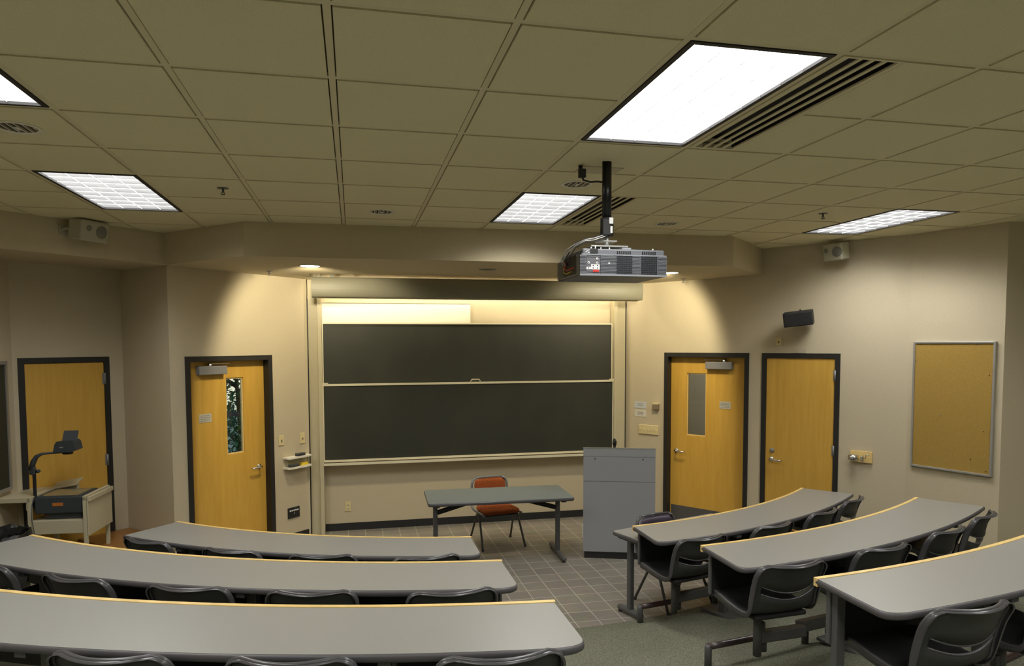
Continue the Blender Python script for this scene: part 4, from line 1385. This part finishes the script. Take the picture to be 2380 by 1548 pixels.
mb = MB(); mb.b2((-0.219, -0.0005, 0.020), (-0.141, 0.0035, 0.104)); cp = mb.build('connector_panel', mat('connector_grey', (0.11, 0.11, 0.12), 0.5), o)
def cpb(name, lo, hi, m):
    mb = MB(); mb.b2(lo, hi); return mb.build(name, m, cp)
cpb('painted_lip_shadow', (-0.219, -0.001, 0.099), (-0.141, 0.0, 0.104), M_black)  # black strip painted as the shade under the recess edge
for (x, z, w_, h_) in ((-0.207, 0.040, 0.026, 0.013), (-0.181, 0.040, 0.024, 0.028), (-0.156, 0.040, 0.024, 0.028)):
    cpb('socket_block', (x - w_ / 2, -0.003, z - 0.006), (x + w_ / 2, 0.0, z - 0.006 + h_), M_offwhite)
for (x, z) in ((-0.207, 0.042), (-0.181, 0.042), (-0.181, 0.056), (-0.156, 0.042), (-0.156, 0.056)):
    mb = MB(); mb.lathe([(0.0, -0.0045), (0.0032, -0.0045), (0.0034, -0.003)], c=(x, 0, z), seg=10, axis='Y'); mb.build('jack', M_black, cp)
for (x, z) in ((-0.207, 0.070), (-0.158, 0.070), (-0.158, 0.092)):
    mb = MB(); mb.lathe([(0.0035, -0.003), (0.0065, -0.003), (0.007, -0.0005)], c=(x, 0, z), seg=14, axis='Y'); mb.build('socket_ring', M_offwhite, cp)
cpb('red_port', (-0.182, -0.0025, 0.021), (-0.148, 0.0, 0.032), M_red)
mb = MB(); mb.lathe([(0.0, -0.005), (0.005, -0.004), (0.006, 0.0)], c=(-0.088, 0.0, 0.068), seg=12, axis='Y'); mb.build('sensor', M_offwhite, o)
mb = MB(); mb.b2((-0.193, 0.006, 0.123), (-0.150, 0.0115, 0.147)); mb.build('power_inlet', M_black, o)
mb = MB()
for (x, z) in ((-0.222, 0.128), (-0.214, 0.135), (-0.224, 0.142), (-0.208, 0.126), (-0.206, 0.143)):
    mb.b2((x, 0.008, z), (x + 0.010, 0.0105, z + 0.003))
mb.build('safety_marks', M_offwhite, o)
for cx_ in (0.002, 0.151):
    mb = MB()
    mb.b2((cx_ - 0.048, -0.0005, 0.012), (cx_ + 0.048, 0.002, 0.110))
    gr = mb.build('fan_grille', M_projdark, o)
    mb = MB()
    for k in range(10):
        x = cx_ - 0.048 + k * 0.0105
        mb.b2((x - 0.0006, -0.003, 0.012), (x + 0.0006, 0.001, 0.110))
    for k in range(10):
        z = 0.014 + k * 0.0105
        mb.b2((cx_ - 0.048, -0.003, z - 0.0006), (cx_ + 0.048, 0.001, z + 0.0006))
    mb.build('grille_bars', M_projbody, gr)
    mb = MB()
    for a in range(7):
        for b in range(2):
            mb.b2((cx_ - 0.040 + a * 0.0125, 0.006, 0.124 + b * 0.0095), (cx_ - 0.033 + a * 0.0125, 0.0105, 0.1295 + b * 0.0095))
    mb.build('vent_holes', M_black, gr)
# left side: open recess with wiring
mb = MB(); mb.b2((-pw / 2 - 0.001, 0.06, 0.014), (-pw / 2 + 0.002, 0.30, 0.120)); mb.build('cable_recess', M_black, o)
mb = MB()
for k in range(10):
    z = 0.014 + k * 0.0095
    mb.b2((-pw / 2 - 0.003, 0.31, z), (-pw / 2 + 0.002, 0.418, z + 0.004))
mb.build('side_ribs', M_projdark, o)
mb = MB(); mb.tube([(-pw / 2 - 0.004, 0.26, 0.10), (-pw / 2 - 0.008, 0.25, 0.06), (-pw / 2 - 0.01, 0.20, 0.045), (-pw / 2 - 0.004, 0.10, 0.05)], 0.0028, 6); mb.build('red_wire', M_red, o)
mb = MB(); mb.tube([(-pw / 2 - 0.004, 0.27, 0.08), (-pw / 2 - 0.010, 0.27, 0.04), (-pw / 2 - 0.008, 0.22, 0.028), (-pw / 2 - 0.004, 0.14, 0.034)], 0.0028, 6); mb.build('yellow_wire', M_yellow, o)
mb = MB(); mb.b2((0.010, 0.05, 0.148), (0.062, 0.10, 0.164)); mb.b2((0.02, 0.04, 0.148), (0.08, 0.11, 0.154)); mb.build('adjuster_foot', mat('foot_grey', (0.30, 0.31, 0.34), 0.4), o)
for (x, y, h_) in ((-0.185, 0.02, 0.012), (-0.15, 0.05, 0.024), (-0.125, 0.03, 0.012), (-0.075, 0.03, 0.012), (0.185, 0.03, 0.012)):
    mb = MB(); mb.tube([(x, y, 0.147), (x, y, 0.147 + h_)], 0.004, 8); mb.build('screw', M_offwhite, o)

o = empty('projector_cables', (1.425, 3.89, 2.80), 0, 'grey cable bundle looping from the mount to the left side of the projector', 'cable')
for k, (dx, dz, m_) in enumerate([(0, 0, M_alu), (0.014, 0.014, M_projdark), (-0.012, 0.010, M_alu), (0.020, -0.012, M_projdark)]):
    pts = [(0.0, -0.03, 0.02 + dz), (-0.03, -0.03, 0.005 + dz), (-0.09, -0.035, -0.015 + dz), (-0.14, -0.03, -0.02 + dz * 0.7), (-0.19, -0.01, -0.045 + dz),
           (-0.225 + dx, 0.02, -0.08 + dz), (-0.245 + dx, 0.06, -0.125), (-0.225 + dx, 0.075, -0.15)]
    mb = MB(); mb.tube(pts, 0.0030, 8); mb.build('cable', m_, o)
o = empty('power_plug', (1.299, 3.89, CEIL), 0, 'black power plug hanging from the ceiling plate left of the pole', 'plug')
mb = MB(); mb.box((0.0, 0.10, -0.018), (0.02, 0.02, 0.036), bev=0.002); mb.box((0.0, 0.07, -0.052), (0.040, 0.035, 0.050), bev=0.005); mb.build('plug_body', M_black, o)
mb = MB(); mb.tube([(0, 0.07, -0.07), (0.005, 0.06, -0.092), (0.035, 0.03, -0.108), (0.07, 0.01, -0.108), (0.10, 0.0, -0.112)], 0.005, 8); mb.build('cord', M_black, o)

# ---------------------------------------------------------------- overhead projector cart
fzc = floor_at(-2.48, 6.92)
o = empty('projector_cart', (-2.48, 6.90, fzc), math.radians(-4), 'cream metal cart with folding leaves holding the overhead projector', 'cart')
def cartb(name, lo, hi, m=M_cream, bev=0.003, par=None):
    mb = MB(); mb.b2((lo[0], lo[1], lo[2] - fzc), (hi[0], hi[1], hi[2] - fzc), bev=bev); return mb.build(name, m, par or o)
# well deck with its deep front lip
cartb('well_deck', (-0.215, -0.18, 0.690), (0.205, 0.26, 0.704))
cartb('front_lip', (-0.232, -0.19, 0.590), (0.205, -0.178, 0.705))
cartb('rear_lip', (-0.232, 0.262, 0.590), (0.205, 0.274, 0.705))
for (x, y) in ((-0.232, -0.20), (0.205, -0.20), (-0.232, 0.25), (0.205, 0.25)):
    cartb('leg', (x, y, fzc + 0.07), (x + 0.030, y + 0.030, 0.905))
for (x, y) in ((-0.217, -0.185), (0.22, -0.185), (-0.217, 0.265), (0.22, 0.265)):
    mb = MB(); mb.lathe([(0.0, -0.012), (0.030, -0.012), (0.035, 0.0), (0.030, 0.012), (0.0, 0.012)], c=(x, y, 0.037), seg=16, axis='X')
    mb.box((x, y, 0.065), (0.02, 0.02, 0.02)); mb.build('caster', M_projdark, o)
cartb('left_leaf', (-0.470, -0.20, 0.870), (-0.205, 0.28, 0.912))
cartb('leaf_bracket', (-0.245, -0.19, 0.800), (-0.232, 0.27, 0.870))
# right leaf folded down, with a carrying slot near its top
cartb('right_leaf', (0.238, -0.20, 0.565), (0.250, 0.30, 0.872))
mb = MB(); mb.b2((0.205, -0.20, 0.872 - fzc), (0.236, 0.30, 0.912 - fzc), bev=0.003); mb.b2((0.243, -0.20, 0.862 - fzc), (0.266, 0.30, 0.902 - fzc), bev=0.003); mb.build('leaf_hinge', M_cream, o)
mb = MB()
mb.box((-0.13, 0.30, 0.935 - fzc), (0.22, 0.16, 0.012), rot=Matrix.Rotation(math.radians(14), 4, 'X') @ Matrix.Rotation(math.radians(-10), 4, 'Y'), bev=0.003)
mb.b2((-0.22, 0.27, 0.86 - fzc), (-0.02, 0.285, 0.93 - fzc))
mb.build('rear_flap', M_cream, o)
cartb('lower_shelf', (-0.215, -0.18, 0.22), (0.205, 0.26, 0.235))

oz = 0.704
o = empty('overhead_projector', (-2.485, 6.90, oz), math.radians(-4), 'dark overhead projector with bent arm and raised mirror on the cream cart', 'overhead projector')
mb = MB(); mb.box((0.02, 0.02, 0.030), (0.30, 0.30, 0.058), bev=0.008); mb.build('base', M_slate, o)
mb = MB(); mb.box((0.00, 0.02, 0.128), (0.375, 0.36, 0.145), bev=0.010); mb.build('body', M_slate, o)
mb = MB(); mb.b2((-0.175, -0.150, 0.1995), (0.175, 0.190, 0.205)); mb.build('stage_frame', M_slate, o)
mb = MB(); mb.b2((-0.145, -0.120, 0.2045), (0.145, 0.165, 0.2065)); mb.build('stage_glass', M_ohpglass, o)
mb = MB(); mb.b2((-0.045, -0.1625, 0.122), (0.040, -0.160, 0.150)); mb.build('orange_label', mat('label_orange', (0.50, 0.16, 0.02), 0.6), o)
mb = MB(); mb.b2((-0.12, -0.136, 0.030), (-0.09, -0.1295, 0.037)); mb.build('switch', M_orange, o)
for (x, y) in ((-0.10, -0.10), (0.14, -0.10), (-0.10, 0.14), (0.14, 0.14)):
    mb = MB(); mb.lathe([(0.0, 0.0), (0.012, 0.0), (0.012, 0.006)], c=(x, y, 0.0), seg=10); mb.build('foot', M_black, o)
mb = MB(); mb.box((-0.202, -0.110, 0.255), (0.020, 0.026, 0.36), bev=0.003); mb.box((-0.195, -0.11, 0.17), (0.03, 0.05, 0.05), bev=0.004); mb.build('post', M_black, o)
mb = MB()
mb.box((-0.212, -0.110, 0.425), (0.046, 0.040, 0.070), bev=0.010)
mb.tube([(-0.225, -0.11, 0.43), (-0.205, -0.11, 0.50), (-0.178, -0.11, 0.545), (-0.140, -0.105, 0.567), (-0.08, -0.08, 0.571), (0.06, -0.02, 0.571)], [0.022, 0.022, 0.018, 0.012, 0.010, 0.010], 10)
mb.build('arm', M_slate, o)
mb = MB(); mb.lathe([(0.0, -0.016), (0.014, -0.014), (0.016, 0.0), (0.014, 0.014), (0.0, 0.016)], c=(-0.170, -0.11, 0.420), seg=16, axis='Y'); mb.tube([(-0.19, -0.11, 0.42), (-0.17, -0.11, 0.42)], 0.008, 8); mb.build('focus_knob', M_slate, o)
mb = MB()
hd = [(-0.060, 0.573), (0.085, 0.573), (0.125, 0.590), (0.112, 0.655), (0.095, 0.675), (-0.030, 0.665), (-0.045, 0.640)]
A = [mb.bm.verts.new((x, -0.085, z)) for x, z in hd]; B = [mb.bm.verts.new((x, 0.055, z)) for x, z in hd]
for k in range(len(hd)):
    mb.bm.faces.new((A[k], A[(k + 1) % len(hd)], B[(k + 1) % len(hd)], B[k]))
mb.bm.faces.new(A); mb.bm.faces.new(B[::-1])
mb.build('lens_head', M_slate, o)
mb = MB(); mb.lathe([(0.035, 0.548), (0.042, 0.552), (0.042, 0.575)], c=(0.03, -0.015, 0), seg=20); mb.build('lens', M_black, o)
mb = MB(); mb.box((0.048, -0.015, 0.712), (0.118, 0.008, 0.095), rot=None); 
bmesh.ops.rotate(mb.bm, cent=(0.048, -0.015, 0.665), matrix=Matrix.Rotation(math.radians(-28), 3, 'X'), verts=mb.bm.verts)
mb.build('mirror', mat('mirror_back', (0.05, 0.06, 0.07), 0.3), o)
mb = MB(); mb.b2((-0.005, -0.0865, 0.612), (0.025, -0.085, 0.622)); mb.build('badge', M_alu, o)
mb = MB(); mb.tube([(-0.20, -0.13, 0.20), (-0.195, -0.19, 0.14), (-0.19, -0.205, 0.02), (-0.17, -0.21, -0.12), (-0.155, -0.215, -0.30), (-0.15, -0.22, -0.55)], 0.004, 8); mb.build('power_cord', M_greymetal, o)

# bin with a black liner
zt0 = floor_at(-2.79, 6.02)
o = empty('waste_bin', (-2.70, 6.02, zt0), 0, 'round waste bin lined with a black plastic bag at the left edge', 'bin')
mb = MB(); mb.lathe([(0.0, 0.0), (0.20, 0.0), (0.250, 0.59), (0.245, 0.59), (0.195, 0.01), (0.0, 0.01)], seg=30); mb.build('bin_body', M_projdark, o)
mb = MB()
rnd = random.Random(3)
ns = 44
prof = [(0.235, 0.48), (0.262, 0.46), (0.268, 0.55), (0.272, 0.600), (0.262, 0.625), (0.240, 0.618), (0.225, 0.56), (0.20, 0.42)]
jit = [[rnd.uniform(-0.010, 0.012) for _ in range(ns)] for _ in prof]
rings = [[mb.bm.verts.new(((r + jit[i][k]) * math.cos(2 * math.pi * k / ns), (r + jit[i][k]) * math.sin(2 * math.pi * k / ns), z + jit[i][(k * 3) % ns] * 1.5)) for k in range(ns)] for i, (r, z) in enumerate(prof)]
for i in range(len(rings) - 1):
    for k in range(ns):
        mb.bm.faces.new((rings[i][k], rings[i][(k + 1) % ns], rings[i + 1][(k + 1) % ns], rings[i + 1][k]))
mb.build('bin_liner', M_bag, o)

# low wooden bench in the alcove
(xb, yb), ab = on_wall(WM, 0.02)
o = empty('wooden_bench', (xb, yb, 0), ab, 'low orange-brown wooden bench in the alcove corner behind the cart', 'bench')
mb = MB(); mb.b2((0.0, -0.50, 0.345), (0.76, -0.012, 0.372), bev=0.003); mb.build('bench_top', M_bench, o)
for x in (0.03, 0.70):
    mb = MB(); mb.b2((x, -0.48, 0.0), (x + 0.03, -0.03, 0.345)); mb.build('end_panel', M_bench, o)
mb = MB(); mb.b2((0.06, -0.10, 0.02), (0.70, -0.08, 0.345)); mb.build('back_panel', M_panel, o)

# ---------------------------------------------------------------- behind the doors
# outside the left door: ground, railing, shrubs
(xo, yo), ao = on_wall(WL, 0.75)
def outp(t, d):   # t along the wall, d outwards
    return (WL[0][0] + t * math.cos(ao) - d * math.sin(ao), WL[0][1] + t * math.sin(ao) + d * math.cos(ao))
mb = MB()
mb.prism([(-7, 8.75), (6, 8.75), (9, 24), (-14, 24)], -0.12, -0.06)
mb.prism([(-7, 8.75), (-2.3, 8.75), (-2.3, 8.05), (-7, 8.0)], -0.12, -0.06)
mb.build('ground_outside', M_ground, kind='structure')
px, py = outp(0.75, 1.35)
o = empty('garden_railing', (px, py, -0.06), ao, 'dark metal railing seen through the left door glass', 'railing')
for z in (1.40, 0.9, 0.4):
    mb = MB(); mb.box((0, 0, z), (3.4, 0.05, 0.05), bev=0.005); mb.build('rail', M_black, o)
for x in (-1.6, 0.0 - 0.9, 1.6):
    mb = MB(); mb.box((x, 0, 0.7), (0.05, 0.05, 1.4)); mb.build('post', M_black, o)
def leafy_tree(x, y, h, rad, seed, lab, nleaf=900):
    o = empty('leafy_tree', (x, y, -0.06), 0, lab, 'tree', 'trees outside the left door')
    rnd = random.Random(seed)
    mb = MB(); mb.tube([(0, 0, 0), (0.05, 0.02, h * 0.4), (-0.03, 0.04, h * 0.8)], [0.05, 0.035, 0.012], 8)
    for k in range(9):
        a = rnd.uniform(0, 6.28); z = rnd.uniform(0.3, 0.8) * h
        mb.tube([(0.02, 0.02, z), (rad * 0.7 * math.cos(a), rad * 0.7 * math.sin(a), z + 0.35)], [0.018, 0.005], 6)
    mb.build('trunk', M_bark, o)
    mb = MB()
    for k in range(nleaf):
        a = rnd.uniform(0, 6.28); rr = rad * rnd.random() ** 0.45; z = h * rnd.uniform(0.18, 1.0)
        c = Vector((rr * math.cos(a), rr * math.sin(a), z))
        s = rnd.uniform(0.035, 0.07)
        q = Matrix.Rotation(rnd.uniform(0, 6.28), 3, 'Z') @ Matrix.Rotation(rnd.uniform(-1.1, 1.1), 3, 'X')
        v = [mb.bm.verts.new(c + q @ Vector(p)) for p in ((0, -s, 0), (s * 0.42, 0, 0.008), (0, s, 0), (-s * 0.42, 0, 0.008))]
        mb.bm.faces.new(v)
    mb.build('foliage', M_leaf, o)
leafy_tree(-1.55, 10.1, 2.9, 0.75, 11, 'leafy green tree seen through the left door glass, beyond the railing', 5200)
leafy_tree(-0.75, 12.1, 3.4, 1.1, 12, 'second leafy tree farther off beyond the left door railing', 4500)
leafy_tree(-3.0, 12.3, 3.2, 1.0, 13, 'third leafy tree mostly hidden left of the door glass', 3000)

# corridor behind the door right of the podium
(xc, yc), ac = on_wall(WR, 1.05)
def corr(t, d):
    return (WR[0][0] + t * math.cos(ac) - d * math.sin(ac), WR[0][1] + t * math.sin(ac) + d * math.cos(ac))
mb = MB(); mb.prism([corr(-0.6, 1.5), corr(3.2, 1.5), corr(3.2, 1.6), corr(-0.6, 1.6)], 0, 2.9)
mb.prism([corr(-0.7, 0.13), corr(-0.6, 0.13), corr(-0.6, 1.6), corr(-0.7, 1.6)], 0, 2.9)
mb.prism([corr(3.2, 0.13), corr(3.3, 0.13), corr(3.3, 1.6), corr(3.2, 1.6)], 0, 2.9)
mb.build('wall_corridor', M_corr, kind='structure')
mb = MB(); mb.prism([corr(-0.7, 0.13), corr(3.3, 0.13), corr(3.3, 1.6), corr(-0.7, 1.6)], 2.9, 2.95)
mb.build('ceiling_corridor', M_corr, kind='structure')
mb = MB(); mb.prism([corr(-0.7, 0.13), corr(3.3, 0.13), corr(3.3, 1.6), corr(-0.7, 1.6)], -0.05, -0.002)
mb.build('floor_corridor', M_greymetal, kind='structure')
cxl, cyl = corr(1.0, 0.8)
o = empty('corridor_fill_light', (cxl, cyl, 2.90), ac, 'unseen light added to brighten the corridor behind the glazed door', 'ceiling light')
mb = MB(); mb.b2((-0.3, -0.15, -0.03), (0.3, 0.15, 0.0)); mb.build('diffuser', M_lamp_on, o)  # glowing panel and lamp added, unseen, to light the wall behind the glass
ld = bpy.data.lights.new('corridor_fill_lamp', 'AREA'); ld.shape = 'RECTANGLE'; ld.size = 0.55; ld.size_y = 0.28; ld.energy = 8; ld.color = (1.0, 0.95, 0.86)
lo = bpy.data.objects.new('corridor_fill_lamp', ld); COL.objects.link(lo); lo.parent = o; lo.location = (0, 0, -0.035)
